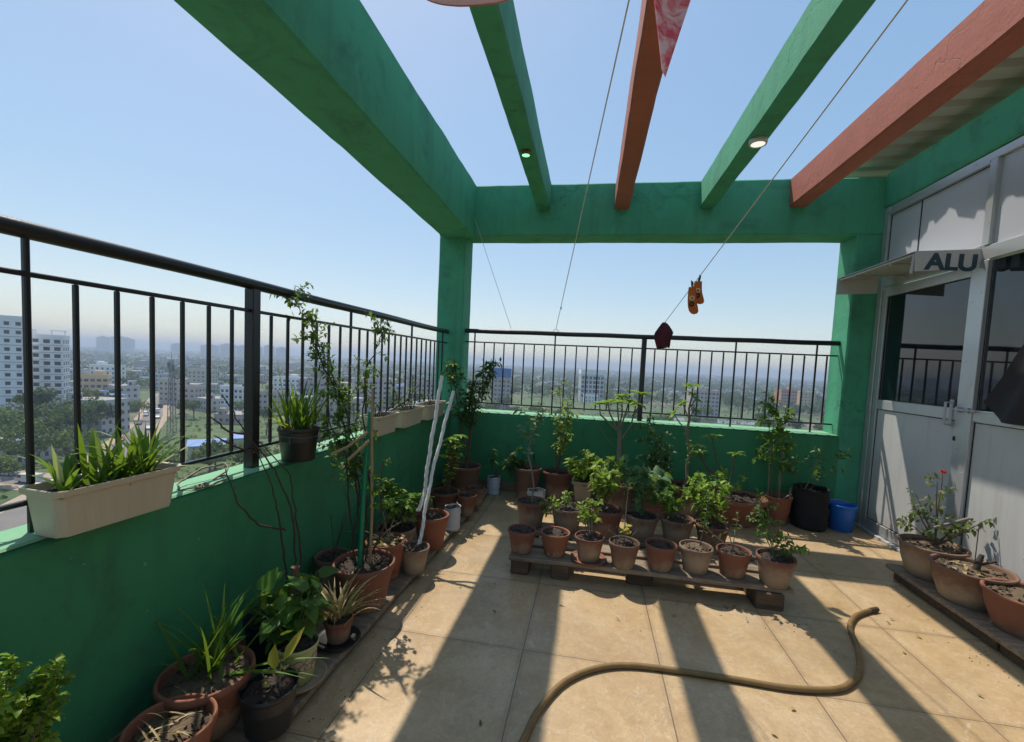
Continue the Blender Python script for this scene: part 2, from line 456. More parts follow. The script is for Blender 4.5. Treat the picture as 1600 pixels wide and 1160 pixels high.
lw = MB(); rough_beam(lw, -1.585, XL, YB, YW - .002, -.4, PT, 'y', .15, .004, .014)
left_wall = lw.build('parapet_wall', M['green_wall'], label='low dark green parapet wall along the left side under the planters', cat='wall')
m = MB(); m.box(XL + .001, XL + .009, YB, YW - .012, .004, .1)
m.build('skirting', M['skirting'], left_wall)
M['lit_ledge_top'] = plaster('lit_worn_mint_paint', (.17, .40, .22), dirt=(.25, .26, .20), amount=.5)  # worn paint, made paler than the wall so the ledge tops look sunlit
def lit_ledge_top(x0, x1, y0, y1, axis, parent, seed):
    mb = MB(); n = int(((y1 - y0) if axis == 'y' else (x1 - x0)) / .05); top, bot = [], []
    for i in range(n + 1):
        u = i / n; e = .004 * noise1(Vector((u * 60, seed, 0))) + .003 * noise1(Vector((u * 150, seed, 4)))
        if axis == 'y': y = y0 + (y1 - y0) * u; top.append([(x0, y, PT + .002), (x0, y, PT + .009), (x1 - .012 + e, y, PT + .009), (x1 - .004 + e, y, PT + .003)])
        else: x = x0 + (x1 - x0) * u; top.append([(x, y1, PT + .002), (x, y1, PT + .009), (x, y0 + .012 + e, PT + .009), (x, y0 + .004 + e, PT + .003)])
    mb.grid(top, 0, False); mb.build('lit_ledge_top', M['lit_ledge_top'], parent)
lit_ledge_top(-1.58, XL, YB, YW - .01, 'y', left_wall, 1)
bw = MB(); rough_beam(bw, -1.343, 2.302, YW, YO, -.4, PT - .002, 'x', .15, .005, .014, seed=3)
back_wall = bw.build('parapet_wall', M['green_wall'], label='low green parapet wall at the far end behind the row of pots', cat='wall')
m = MB(); m.box(-1.42, 2.56, YW - .009, YW - .001, .004, .1)
m.build('skirting', M['skirting'], back_wall)
lit_ledge_top(-1.34, 2.30, YW, YO, 'x', back_wall, 2)

perg = empty('pergola', (0, YW, 0), 'green concrete pergola frame with two red-brown rafters over the terrace', 'pergola')
def pbeam(name, box, axis, mat, label, seed, amp=.006):
    mb = MB(); x0, x1, y0, y1, z0, z1 = box
    rough_beam(mb, x0, x1, y0 - YW, y1 - YW, z0, z1, axis, .12, amp, .012, seed=seed)
    o = mb.build(name, mat, perg)
    if label: o['label'] = label
    return o
pbeam('column', (-1.63, -1.345, YW + .003, YO - .003, -.4, 2.642), 'z', M['green'], 'green corner column between the two railings', 11, .003)
pbeam('column', (2.304, 2.72, YW + .004, YO - .004, -.4, 2.642), 'z', M['green'], 'green column beside the glazed door', 12, .003)
pbeam('cross_beam', (-1.63, 2.72, YW, YO, 2.645, 3.15), 'x', M['green'], 'green cross beam spanning the far end', 13)
pbeam('edge_beam', (-1.59, -1.25, YB, YW - .003, 2.62, 3.155), 'y', M['green'], 'deep green edge beam above the left railing', 14)
rafters = [(-.61, -.478, 'green', 'narrow green rafter carrying the small green lamp'), (.148, .288, 'red', 'red-brown rafter in the middle'),
           (.938, 1.07, 'green', 'green rafter carrying the white lamp'), (1.715, 1.86, 'red', 'red-brown rafter beside the roof sheet')]
for i, (x0, x1, mt, lb) in enumerate(rafters):
    pbeam('rafter', (x0, x1, YB, YW - .002, 2.888, 3.152), 'y', M[mt], lb, 20 + i, .005)
pbeam('header_beam', (2.49, 2.72, YB, YW - .003, 2.872, 3.17), 'y', M['green'], 'green header beam above the glazed partition', 31)

# corrugated sheet roofing that covers the room on the right
def roof_sheet():
    mb = MB(); rnd = random.Random(5)
    prof = []
    y = YB
    while y < YO:
        for dy, dz in ((0, 0), (.12, 0), (.14, .042), (.19, .042), (.21, 0)):
            prof.append((y + dy, dz))
        y += .21
    rows = []
    for k, x in enumerate((2.235, 2.5, 3.5, 4.8)):
        r = []
        for (yy, dz) in prof:
            jag = (.05 * noise1(Vector((yy * 3, 2, 0))) + .03 * noise1(Vector((yy * 11, 5, 0)))) if k == 0 else 0
            r.append((x + jag, yy, 3.285 + dz + (x - 2.17) * .03))
        rows.append(r)
    mb.grid(rows, 0, False)
    rows2 = [[(p[0], p[1], p[2] - .004) for p in reversed(r)] for r in rows]
    mb.grid(rows2, 0, False)
    return mb
roof_sheet().build('roof_sheet', M['sheet_roof'], label='ribbed grey roofing sheet seen from below beside the red-brown rafter', cat='roof')

# ------------------------------------------------------------------ railings
def railing(name, label, horizontal_axis, fixed, a0, a1, posts, thin, bar_gap, zt):
    """posts: thick square posts; thin: full-height rods; balusters between the two inner rails"""
    root = empty(name, (fixed, a0, PT) if horizontal_axis == 'y' else (a0, fixed, PT), label, 'railing')
    ox, oy, oz = root.location
    def P3(t, d, z): return (fixed + d - ox, t - oy, z - oz) if horizontal_axis == 'y' else (t - ox, fixed + d - oy, z - oz)
    def bx(mb, t0, t1, d0, d1, z0, z1):
        p, q = P3(t0, d0, z0), P3(t1, d1, z1)
        mb.box(min(p[0], q[0]), max(p[0], q[0]), min(p[1], q[1]), max(p[1], q[1]), p[2], q[2], b=.003)
    mb = MB(); n = 24
    mb.tube([P3(a0 + (a1 - a0) * i / n, .0015 * math.sin(i), zt + .0015 * math.cos(i * 1.3)) for i in range(n + 1)], .0235, 14)
    mb.build('top_rail', M['rail'], root)
    for z, nm in ((zt - .117, 'upper_rail'), (.905, 'lower_rail')):
        mb = MB(); bx(mb, a0, a1, -.009, .009, z - .007, z + .007); mb.build(nm, M['rail'], root)
    for t in posts:
        mb = MB(); bx(mb, t - .0235, t + .0235, -.0235, .0235, PT - .01, zt - .018)
        bx(mb, t - .045, t + .045, -.04, .04, PT - .008, PT + .006)
        mb.build('post', M['rail'], root)
    for t in thin:
        mb = MB(); bx(mb, t - .0075, t + .0075, -.0075, .0075, PT - .01, zt - .018); mb.build('rod', M['rail'], root)
    bar = MB()
    q0 = P3(0, 0, 0)
    bar.bbox(-.0065, .0065, -.0065, .0065, .905 - PT + .008, zt - .117 - PT - .008, .002)
    me = bar.mesh('baluster', M['rail'])
    stops = sorted(list(posts) + list(thin) + [a0, a1])
    for s0, s1 in zip(stops, stops[1:]):
        k = max(1, round((s1 - s0) / bar_gap))
        for i in range(1, k):
            t = s0 + (s1 - s0) * i / k
            p = P3(t, 0, PT)
            child_copy(me, 'baluster', root, p)
    return root
railing('railing', 'black metal railing on the left parapet running towards the corner column', 'y', -1.505, YB, YW - .01, [-.6, 1.785], [.966 - .8, .968, 2.62, 3.6, 4.4], .112, 1.645)
railing('railing', 'black metal railing at the far end overlooking the trees', 'x', 4.68, -1.34, 2.30, [.527], [-1.237, -.372, 1.395, 2.115], .107, 1.673)

# ------------------------------------------------------------------ glazed partition with door on the right
DX = 2.53
part = empty('glazed_partition', (DX, YW, 0), 'grey aluminium partition of dark glass, white panels and frosted fanlights', 'partition')
def pb(name, boxes, mat, parent=part, label=None, b=.003):
    mb = MB()
    for (x0, x1, y0, y1, z0, z1) in boxes: mb.box(x0, x1, y0 - YW, y1 - YW, z0, z1, b=b)
    o = mb.build(name, mat, parent)
    if label: o['label'] = label
    return o
DE = -3.0
# fixed frame: jamb, sills, transoms, mullions (butted, stepped proud by millimetres)
pb('frame', [(-.03, .03, 4.478, 4.546, .0, 2.866),
             (-.026, .026, DE, 4.477, 2.812, 2.866),
             (-.028, .028, DE, 4.477, 2.165, 2.255),
             (-.034, .034, 3.405, 3.462, .0, 2.16),
             (-.034, .034, 3.418, 3.475, 2.258, 2.81),
             (-.030, .030, 1.9, 1.95, 0, 2.16), (-.030, .030, 1.9, 1.95, 2.258, 2.81),
             (-.024, .024, DE, 3.404, .0, .07)], M['alu'])
pb('glazing_bead', [(-.036, -.027, 3.476, 4.477, 2.79, 2.812), (-.036, -.027, 3.476, 4.477, 2.256, 2.268)], M['alu'])
pb('fanlight', [(-.006, .006, 4.112, 4.476, 2.262, 2.808)], M['panel_grey'], label='narrow frosted fanlight next to the jamb')
pb('fanlight', [(-.010, .002, 3.480, 4.108, 2.262, 2.808)], M['panel_grey'], label='wide frosted fanlight above the door')
pb('fanlight', [(-.006, .006, 1.955, 3.41, 2.262, 2.808)], M['panel_grey'], label='frosted fanlight above the fixed glass')
pb('fanlight', [(-.006, .006, DE, 1.89, 2.262, 2.808)], M['panel_grey'])
# fixed bay right of the door
pb('glass_pane', [(-.006, .006, 1.96, 3.40, 1.178, 2.155)], M['glass'])
pb('glass_pane', [(-.006, .006, DE, 1.89, 1.178, 2.155)], M['glass'])
pb('mid_rail', [(-.027, .027, DE, 3.403, 1.105, 1.172)], M['alu'])
pb('lower_panel', [(-.008, .008, 1.96, 3.40, .075, 1.10)], M['panel'])
pb('lower_panel', [(-.008, .008, DE, 1.89, .075, 1.10)], M['panel'])
# door leaf
door = pb('door', [(-.022, .022, 3.47, 3.548, .03, 2.15), (-.022, .022, 4.415, 4.472, .03, 2.15),
                   (-.020, .020, 3.549, 4.414, 2.075, 2.15), (-.020, .020, 3.549, 4.414, 1.095, 1.175), (-.020, .020, 3.549, 4.414, .03, .115)], M['alu'])
pb('glass_pane', [(-.005, .005, 3.549, 4.414, 1.176, 2.074)], M['glass'], door)
pb('lower_panel', [(-.006, .006, 3.549, 4.414, .116, 1.094)], M['panel'], door)
pb('threshold', [(-.05, .05, 3.47, 4.55, .0, .022)], M['alu_paint'])
hb = MB()
hb.tube([(-.022, 3.585 - YW, 1.06), (-.062, 3.585 - YW, 1.06), (-.062, 3.585 - YW, 1.215), (-.022, 3.585 - YW, 1.215)], .0085, 8, smooth=False)
hb.box(-.028, -.021, 3.572 - YW, 3.60 - YW, 1.045, 1.235)
hb.build('handle', M['alu_paint'], door)
def gasket(y0, y1, z0, z1, x, parent, name='gasket'):
    g_ = .005; mb = MB()
    for (a, b, c_, d_) in ((y0, y1, z0, z0 + g_), (y0, y1, z1 - g_, z1), (y0, y0 + g_, z0 + g_, z1 - g_), (y1 - g_, y1, z0 + g_, z1 - g_)): mb.box(x - .003, x, a - YW, b - YW, c_, d_)
    mb.build(name, M['rubber'], parent)
gasket(3.5495, 4.4135, 1.1765, 2.0735, -.0055, door); gasket(3.5495, 4.4135, .1165, 1.0935, -.0065, door)
gasket(1.961, 3.403, 1.1785, 2.1545, -.0065, part); gasket(1.961, 3.403, .0755, 1.0995, -.0085, part)
gasket(3.481, 4.107, 2.269, 2.789, -.0105, part); gasket(4.113, 4.475, 2.269, 2.789, -.0065, part)
for z in (.3, 1.12, 1.95):
    mb = MB(); mb.tube([(-.03, 4.475 - YW, z - .05), (-.03, 4.475 - YW, z + .05)], .009, 8); mb.build('hinge', M['alu_paint'], door)
mb = MB()
for (y, z) in [(3.509, zz) for zz in (.15, .55, .9, 1.5, 1.9)] + [(4.443, zz) for zz in (.12, .6, 1.5, 2.0)] + [(3.433, zz) for zz in (.2, .75, 1.35, 1.95, 2.4)] + [(yy, 2.838) for yy in (2.2, 2.9, 3.6, 4.2)]:
    x_ = -.0345 if abs(y - 3.433) < .01 else (-.0265 if z > 2.8 else -.0225)
    mb.tube([(x_ - .0015, y - YW, z), (x_ + .001, y - YW, z)], .0045, 7)
mb.build('screw', M['alu_paint'], part)
lb = MB(); lb.box(-.027, -.021, 3.53 - YW, 3.545 - YW, .955, .985); lb.build('keyhole', M['rubber'], door)
bt = MB(); bt.tube([(-.045, 3.545 - YW, 1.172), (-.045, 3.36 - YW, 1.172)], .007, 8)
bt.box(-.05, -.021, 3.50 - YW, 3.52 - YW, 1.155, 1.19); bt.box(-.05, -.034, 3.415 - YW, 3.435 - YW, 1.155, 1.19)
bt.tube([(-.045, 3.40 - YW, 1.172), (-.075, 3.40 - YW, 1.165)], .005, 6)
bt.build('bolt', M['alu_paint'], door)

# dark cloth hanging on the fixed bay, at the right edge of the picture
def hanging_cloth(name, x0, y0, y1, z1, z0, mat, amp, folds, seed, hem=0.06, wavy_axis='x', bottom=None, flare=0.0):
    mb = MB(); n, k = 30, 26; rows = []; rows2 = []
    for i in range(k + 1):
        v = i / k; r = []
        for j in range(n + 1):
            u = j / n
            zb = bottom(u) if bottom else z0 + hem * noise1(Vector((u * 4, seed, 0)))
            z = z1 + (zb - z1) * v
            d = amp * (.3 + .7 * v) * (math.sin(u * folds * PI + seed + 1.2 * noise1(Vector((u * 3, v * 2, seed))))) + .4 * amp * noise1(Vector((u * 6, v * 5, seed + 3)))
            y = y0 + (y1 - flare * (1 - v) - y0) * (.5 + (u - .5) * (1 - .12 * v))
            r.append((x0 + d, y, z) if wavy_axis == 'x' else (y, x0 + d, z))
        rows.append(r)
        rows2.append([((p[0] + .006, p[1], p[2]) if wavy_axis == 'x' else (p[0], p[1] + .006, p[2])) for p in reversed(r)])
    mb.grid(rows); mb.grid(rows2)
    return mb.build(name, mat) if isinstance(name, str) else mb
c = hanging_cloth('dark_cloth', 2.465, 2.45, 3.34, 2.10, 1.10, M['black_cloth'], .03, 6, 3, flare=.62,
                  bottom=lambda u: 1.09 + .05 * u + (.10 * ((u - .8) / .2) ** 2 if u > .8 else 0))
tag(c, 'dark crumpled cloth hung over the glass beside the door', 'cloth')

# awning made from a folded sign board, its near end lettered
aw = empty('door_awning', (DX, 3.95, 2.25), 'grey tin awning over the door, folded from an old sign reading ALU', 'awning')
m = MB()   # local x: 0 at wall, negative outward; y -.47 .. +.47
m.prism([(-.005, -.005), (-.415, -.022), (-.415, -.027), (-.005, -.010)], 'y', -.47, .47)
m.build('top_sheet', M['sign_sheet'], aw)
m = MB(); m.prism([(-.008, -.012), (-.412, -.03), (-.405, -.158), (-.008, -.132)], 'y', -.477, -.473)
near = m.build('end_lip', M['sign_sheet'], aw); near['label'] = 'near end lip lettered ALU'
m = MB(); m.prism([(-.1, -.014), (-.42, -.03), (-.42, -.165), (-.1, -.15)], 'y', .466, .470)
m.build('end_lip', M['sign_sheet'], aw)
m = MB(); m.tube([(-.03, -.2, -.045), (-.40, -.2, -.05)], .010, 6); m.tube([(-.03, .25, -.045), (-.40, .25, -.05)], .010, 6)
m.tube([(-.40, -.465, -.04), (-.40, .46, -.04)], .010, 6); m.tube([(-.405, -.46, -.04), (-.415, -.46, -.17)], .009, 6)
m.build('bracket', M['alu_paint'], aw)
def letters(text, size, parent, loc, rot, mat, name='lettering'):
    cu = bpy.data.curves.new('letters', 'FONT'); cu.body = text; cu.size = size; cu.extrude = .0012; cu.offset = .0055
    o = bpy.data.objects.new('letters', cu); col.objects.link(o)
    dg = bpy.context.evaluated_depsgraph_get()
    me = bpy.data.meshes.new_from_object(o.evaluated_get(dg))
    bpy.data.objects.remove(o); me.materials.clear(); me.materials.append(mat)
    b = bpy.data.objects.new(name, me); col.objects.link(b); b.parent = parent; b.location = loc; b.rotation_euler = rot
    return b
lt = letters('ALU', .148, near, (-.345, -.479, -.140), (PI / 2, 0.035, 0), M['sign_ink'])
lt.scale = (1.08, 1, 1)

# ------------------------------------------------------------------ lamps under the rafters
def lamp(x, y, z, r, ring, disc, label):
    root = empty('ceiling_lamp', (x, y, z), label, 'lamp')
    mb = MB(); mb.lathe([(0.001, 0), (r, 0), (r, -.02), (r * .93, -.032), (r * .78, -.03)], 28); mb.build('ring', ring, root)
    mb = MB(); mb.lathe([(r * .78, -.029), (r * .5, -.033), (.001, -.034)], 28); mb.build('diffuser', disc, root)
lamp(-.544, 3.29, 2.886, .036, M['lamp_brown'], M['lamp_green'], 'small round lamp glowing green under the narrow green rafter')
lamp(1.005, 3.245, 2.886, .056, M['lamp_body'], M['lamp_white'], 'larger round white lamp under the green rafter right of centre')

# ------------------------------------------------------------------ washing lines and washing
def sag_line(a, b, sag, n=24):
    a, b = Vector(a), Vector(b)
    return [a.lerp(b, i / n) - Vector((0, 0, sag * 4 * (i / n) * (1 - i / n))) for i in range(n + 1)]
def wire(name, pts, r, mat, label, cat, n=5):
    mb = MB(); mb.tube(pts, r, n); return mb.build(name, mat, label=label, cat=cat)
LINE_A = sag_line((-.371, 4.68, 1.718), (.30, -.3, 2.955), .0)
m = MB(); m.tube(LINE_A, .0028, 5); m.tube([(-.371 + .028 * math.cos(a), 4.68, 1.693 + .028 * math.sin(a)) for a in [i * .5 for i in range(14)]], .003, 5)
m.tube(sag_line(LINE_A[3] + Vector((0, 0, 0)), LINE_A[3] + Vector((.004, 0, -.02)), 0, 3), .007, 6)
m.build('washing_line', M['line'], label='washing line tied to the far railing left of its thick post, nothing hung on it', cat='washing line')
LINE_B = [Vector((.645, 4.68, 1.718)), Vector((.83, 1.5, 2.431)), Vector((.935, -.3, 2.835))]
LB = sag_line(LINE_B[0], LINE_B[1], 0) + sag_line(LINE_B[1], LINE_B[2], 0)[1:]
m = MB(); m.tube(LB, .0028, 5); m.tube([(.645 + .028 * math.cos(a), 4.68, 1.693 + .028 * math.sin(a)) for a in [i * .5 for i in range(14)]], .003, 5)
m.build('washing_line', M['line'], label='pale washing line with the socks and maroon cloth hung on it', cat='washing line')
wire('washing_line', sag_line((-1.246, 4.50, 2.81), (-.845, 4.68, 1.712), 0), .0022, M['line'], 'thin string from the corner of the beams down to the far railing', 'string')
m = MB(); m.tube(sag_line((-1.24, 1.25, 2.80), (2.5, 1.25, 2.85), .03), .003, 5)
m.build('washing_line', M['line'], label='washing line strung across the terrace under the rafters, above the picture', cat='washing line')

# maroon cloth bunched on the lower end of the line
def on_line(t): return LINE_B[0].lerp(LINE_B[1], t)
p = on_line(.095)
mb = MB(); rows = []
for i in range(29):
    v = i / 28; r = .010 + .058 * min(1, v / .42) ** .75 - .016 * max(0, v - .42) / .58
    rows.append([(p.x + r * (1 + .22 * math.sin(5 * a + v * 2) + .12 * math.sin(11 * a + v * 5)) * math.cos(a) + .006 * math.sin(v * 7), p.y + r * .8 * (1 + .25 * math.sin(4 * a)) * math.sin(a), p.z + .008 - v * .225 - .014 * math.sin(3 * a) * v - .012 * math.sin(7 * a + 1) * v * v)
                 for a in [2 * PI * q / 44 for q in range(44)]])
mb.grid(rows, 0, True, True); mb.face(list(reversed(rows[0]))); mb.face(rows[-1])
mb.build('maroon_cloth', simple('maroon_cloth', (.085, .012, .022), .9, var=.45, scale=22, bump=.006, bscale=40), label='bunched maroon cloth hung at the low end of the washing line', cat='cloth')

# a pair of orange socks on the line, with dark pegs
def sock(root, off, h, mat, mat2):
    mb = MB(); rows = []
    prof = [(0, .028, .014, 0), (.25, .03, .018, 0), (.5, .032, .02, .003), (.72, .036, .022, .012), (.88, .034, .022, .02), (.97, .022, .016, .024), (1, .004, .004, .024)]
    for v, a, b, dx in prof:
        rows.append([(off[0] + dx + a * math.cos(q), off[1] + b * math.sin(q), off[2] - v * h) for q in [2 * PI * i / 14 for i in range(14)]])
    mb.grid(rows, 0, True, True); mb.face(list(reversed(rows[0])))
    for k, (i0, fr) in enumerate(((.42, 0), (.64, 1.0))):      # pale and dark patches woven in
        mb.tube([(off[0] - .002 + .014 * math.cos(q), off[1] - .021, off[2] - i0 * h + .014 * math.sin(q)) for q in [2 * PI * i / 10 for i in range(11)]], .0065, 6, mi=1 + k)
    return mb.build('sock', [mat, mat2, M['cloth_dark']], root)
M['sock'] = simple('orange_knit', (.50, .13, .02), .9, var=.5, scale=45, bump=.004, bscale=110)
M['sock_pale'] = simple('pale_knit', (.62, .48, .28), .9); M['cloth_dark'] = simple('dark_knit', (.03, .02, .03), .9)
for k, (t, h, lb, off) in enumerate(((.355, .20, 'longer orange sock pegged on the washing line, the left of the pair', (0, 0, -.03)),
                                     (.34, .17, 'shorter orange sock with pale and dark patches, pegged right of its pair', (.052, .01, .035)))):
    p = on_line(t)
    root = empty('hanging_sock', p + Vector(off) + Vector((.012, 0, .035)), lb, 'sock', 'pair of socks on the washing line')
    sock(root, (0, 0, 0), h, M['sock'], M['sock_pale'])
    pg = MB(); pg.tube([(0, 0, -.02), (-.012 + .02 * k, 0, .05)], [.008, .004], 6); pg.tube([(.004, .004, -.02), (.018 * k, .008, .045)], [.007, .004], 6)
    pg.build('peg', M['black_plastic'], root)

# red-and-white printed cloth and pink cloth on the upper line
def printed():
    t = NT('printed_cloth'); v = t.obj()
    t.base(t.ramp(t.noise(v, 16, 5, .65, 1.5), [(.40, (.70, .10, .16)), (.5, (.78, .42, .46)), (.58, (.80, .72, .74))]))
    t.rough(.9); t.bump(t.noise(v, 35, 4), .004, .6)
    tr = t.new("ShaderNodeBsdfTranslucent"); tr.inputs[0].default_value = (.7, .25, .28, 1)
    mx = t.new("ShaderNodeMixShader"); mx.inputs[0].default_value = .3
    t.link(t.p.outputs[0], mx.inputs[1]); t.link(tr.outputs[0], mx.inputs[2]); t.link(mx.outputs[0], t.out.inputs[0])
    return t.m
c = hanging_cloth('printed_scarf', 1.25, -.02, .37, 2.81, 2.2, printed(), .014, 4, 8, wavy_axis='y',
                  bottom=lambda u: 2.095 + .71 * ((u - .42) / .58) ** .95 if u > .42 else 2.095 + .71 * ((.42 - u) / .42) ** .95)
tag(c, 'red and white printed cloth hanging to a point in front of the middle rafter', 'cloth')
c = hanging_cloth('pink_towel', 1.25, -.60, -.16, 2.81, 2.37, M['cloth_pink'], .012, 2, 2, wavy_axis='y',
                  bottom=lambda u: 2.325 + .09 * (abs(u - .5) * 2) ** 2.4)
tag(c, 'pale pink cloth with a rounded hem hanging at the top of the picture', 'cloth')

# ------------------------------------------------------------------ plants: leaves, stems
def leaf(mb, b, d, up, L, W, curl=.15, mi=0, heart=False):
    """a folded leaf of six faces"""
    d = Vector(d).normalized(); s = d.cross(up)
    s = s.normalized() if s.length > 1e-4 else d.orthogonal().normalized()
    n = s.cross(d).normalized()
    b = Vector(b)
    if heart:
        m1 = b + d * L * .25 - n * L * .02; m2 = b + d * L * .65 - n * L * curl * .4; t = b + d * L - n * L * curl
        l0 = b - d * L * .1 + s * W * .28 + n * L * .05; r0 = b - d * L * .1 - s * W * .28 + n * L * .05
        l1 = b + d * L * .22 + s * W * .52 + n * L * .06; r1 = b + d * L * .22 - s * W * .52 + n * L * .06
        l2 = b + d * L * .62 + s * W * .36 - n * L * curl * .2; r2 = b + d * L * .62 - s * W * .36 - n * L * curl * .2
    else:
        m1 = b + d * L * .33 - n * L * .03; m2 = b + d * L * .68 - n * L * curl * .45; t = b + d * L - n * L * curl
        l0 = b; r0 = b
        l1 = b + d * L * .33 + s * W * .48 + n * W * .12; r1 = b + d * L * .33 - s * W * .48 + n * W * .12
        l2 = b + d * L * .68 + s * W * .36 + n * (W * .1 - L * curl * .4); r2 = b + d * L * .68 - s * W * .36 + n * (W * .1 - L * curl * .4)
    k = len(mb.v)
    if heart:
        mb.v.extend([tuple(x) for x in (b, m1, m2, t, l0, l1, l2, r0, r1, r2)])
        F = [(0, 1, 5, 4), (1, 2, 6, 5), (2, 3, 6), (0, 7, 8, 1), (1, 8, 9, 2), (2, 9, 3)]
    else:
        mb.v.extend([tuple(x) for x in (b, m1, m2, t, l1, l2, r1, r2)])
        F = [(0, 1, 4), (1, 2, 5, 4), (2, 3, 5), (0, 6, 1), (1, 6, 7, 2), (2, 7, 3)]
    for f in F:
        mb.f.append(tuple(k + i for i in f)); mb.m.append(mi); mb.sm.append(True)

def blade(mb, b, d, L, W, bend, rnd, mi=0, seg=7, fold=.25, tip=1.0):
    """a long strap leaf bending over under its own weight"""
    d = Vector(d).normalized(); p = Vector(b)
    side = d.cross(Vector((0, 0, 1)))
    side = side.normalized() if side.length > .05 else Vector((math.cos(rnd.random() * 6), math.sin(rnd.random() * 6), 0))
    rows = []
    for i in range(seg + 1):
        u = i / seg
        w = W * (.55 + .9 * u * (1 - u) * 1.6) * (1 - u ** 3 * tip) + .0006
        nrm = side.cross(d).normalized()
        rows.append([p - side * w * .5 + nrm * w * fold, p, p + side * w * .5 + nrm * w * fold])
        p = p + d * (L / seg)
        d = (d + Vector((0, 0, -1)) * bend / seg * (.4 + 1.4 * u)).normalized()
    mb.grid(rows, mi, True)

def grow(rnd, p, d, L, n=8, wob=.12, up=.1):
    p, d = Vector(p), Vector(d).normalized(); pts = [p.copy()]
    for i in range(n):
        d = (d + Vector((rnd.gauss(0, wob), rnd.gauss(0, wob), rnd.gauss(0, wob * .6) + up))).normalized()
        p = p + d * (L / n); pts.append(p.copy())
    return pts
def path_at(pts, u):
    k = u * (len(pts) - 1); i = min(int(k), len(pts) - 2)
    return pts[i].lerp(pts[i + 1], k - i), (pts[i + 1] - pts[i]).normalized()
def leaves_on(mb, rnd, pts, u0, u1, n, L, W, up=.35, droop=.2, whorl=1, heart=False, petiole=None, pr=.0012):
    a = rnd.random() * 6.28; n = int(n * 1.35 + .5)
    for i in range(n):
        u = u0 + (u1 - u0) * (i + rnd.random() * .6) / n
        p, d = path_at(pts, min(u, 1))
        for w in range(whorl):
            a += 2.4 if whorl == 1 else 2 * PI / whorl
            o = d.orthogonal().normalized()
            q = Matrix.Rotation(a + rnd.gauss(0, .25), 3, d) @ o
            ld = (q + d * up + Vector((0, 0, -droop * rnd.random()))).normalized()
            s = rnd.choice((rnd.uniform(.4, .8), rnd.uniform(.8, 1.25)))
            b = p
            if petiole is not None:
                pl = petiole[1] * rnd.uniform(.6, 1.2); b = p + ld * pl
                petiole[0].tube([p, p + (ld + Vector((0, 0, .3))) * pl * .5, b], pr, 4, caps=False)
            leaf(mb, b, ld, Vector((rnd.gauss(0, .35), rnd.gauss(0, .35), 1)), L * s, W * s, rnd.uniform(.05, .4), heart=heart)
    # a few leaves at the tip
def taper(r0, r1, n): return [r0 + (r1 - r0) * i / (n - 1) for i in range(n)]

def shrub(rnd, st, lf, base, stems, H, spread, L, W, twigs=6, tl=.12, per=6, r=.005, u0=.25, droop=.25, tip_bunch=5, lean=(0, 0), heart=False):
    """several stems, each with twigs that carry the leaves"""
    for s in range(stems):
        a = rnd.random() * 6.28
        sp = spread * (0 if stems == 1 else rnd.uniform(.35, 1))
        d = Vector((math.cos(a) * sp + lean[0], math.sin(a) * sp + lean[1], H)).normalized()
        h = H * rnd.uniform(.78, 1.05)
        pts = grow(rnd, Vector(base) + Vector((rnd.gauss(0, .008), rnd.gauss(0, .008), 0)), d, h / max(.6, d.z), 9, .07, .02)
        st.tube(pts, taper(r, r * .35, len(pts)), 6)
        for t in range(twigs):
            u = u0 + (1 - u0) * (t + rnd.random()) / twigs
            p, dd = path_at(pts, min(u, 1))
            q = (Vector((rnd.gauss(0, 1), rnd.gauss(0, 1), 0)).normalized() * .9 + dd * .5).normalized()
            tp = grow(rnd, p, q, tl * rnd.uniform(.6, 1.2) * (1.15 - .5 * u), 5, .16, .06)
            st.tube(tp, taper(r * .35, r * .18, len(tp)), 4, caps=False)
            leaves_on(lf, rnd, tp, .2, 1.0, per, L, W, .5, droop, heart=heart)
        leaves_on(lf, rnd, pts, .86, 1.0, tip_bunch, L, W, .7, droop * .5, heart=heart)
        if per and twigs: leaves_on(lf, rnd, pts, u0, .9, max(2, per // 2), L, W, .4, droop, heart=heart)

def rosette(rnd, lf, p, d, n, L, W, flat=.25):
    n += 3
    for i in range(n):
        a = i * 2.4
        o = Matrix.Rotation(a, 3, Vector(d).normalized()) @ Vector(d).orthogonal().normalized()
        leaf(lf, Vector(p) + Vector(d).normalized() * rnd.uniform(0, .015), (o + Vector(d).normalized() * rnd.uniform(flat * .3, flat * 2.0)), Vector((0, 0, 1)), L * rnd.uniform(.7, 1.1), W * rnd.uniform(.8, 1.1), rnd.uniform(.15, .5))

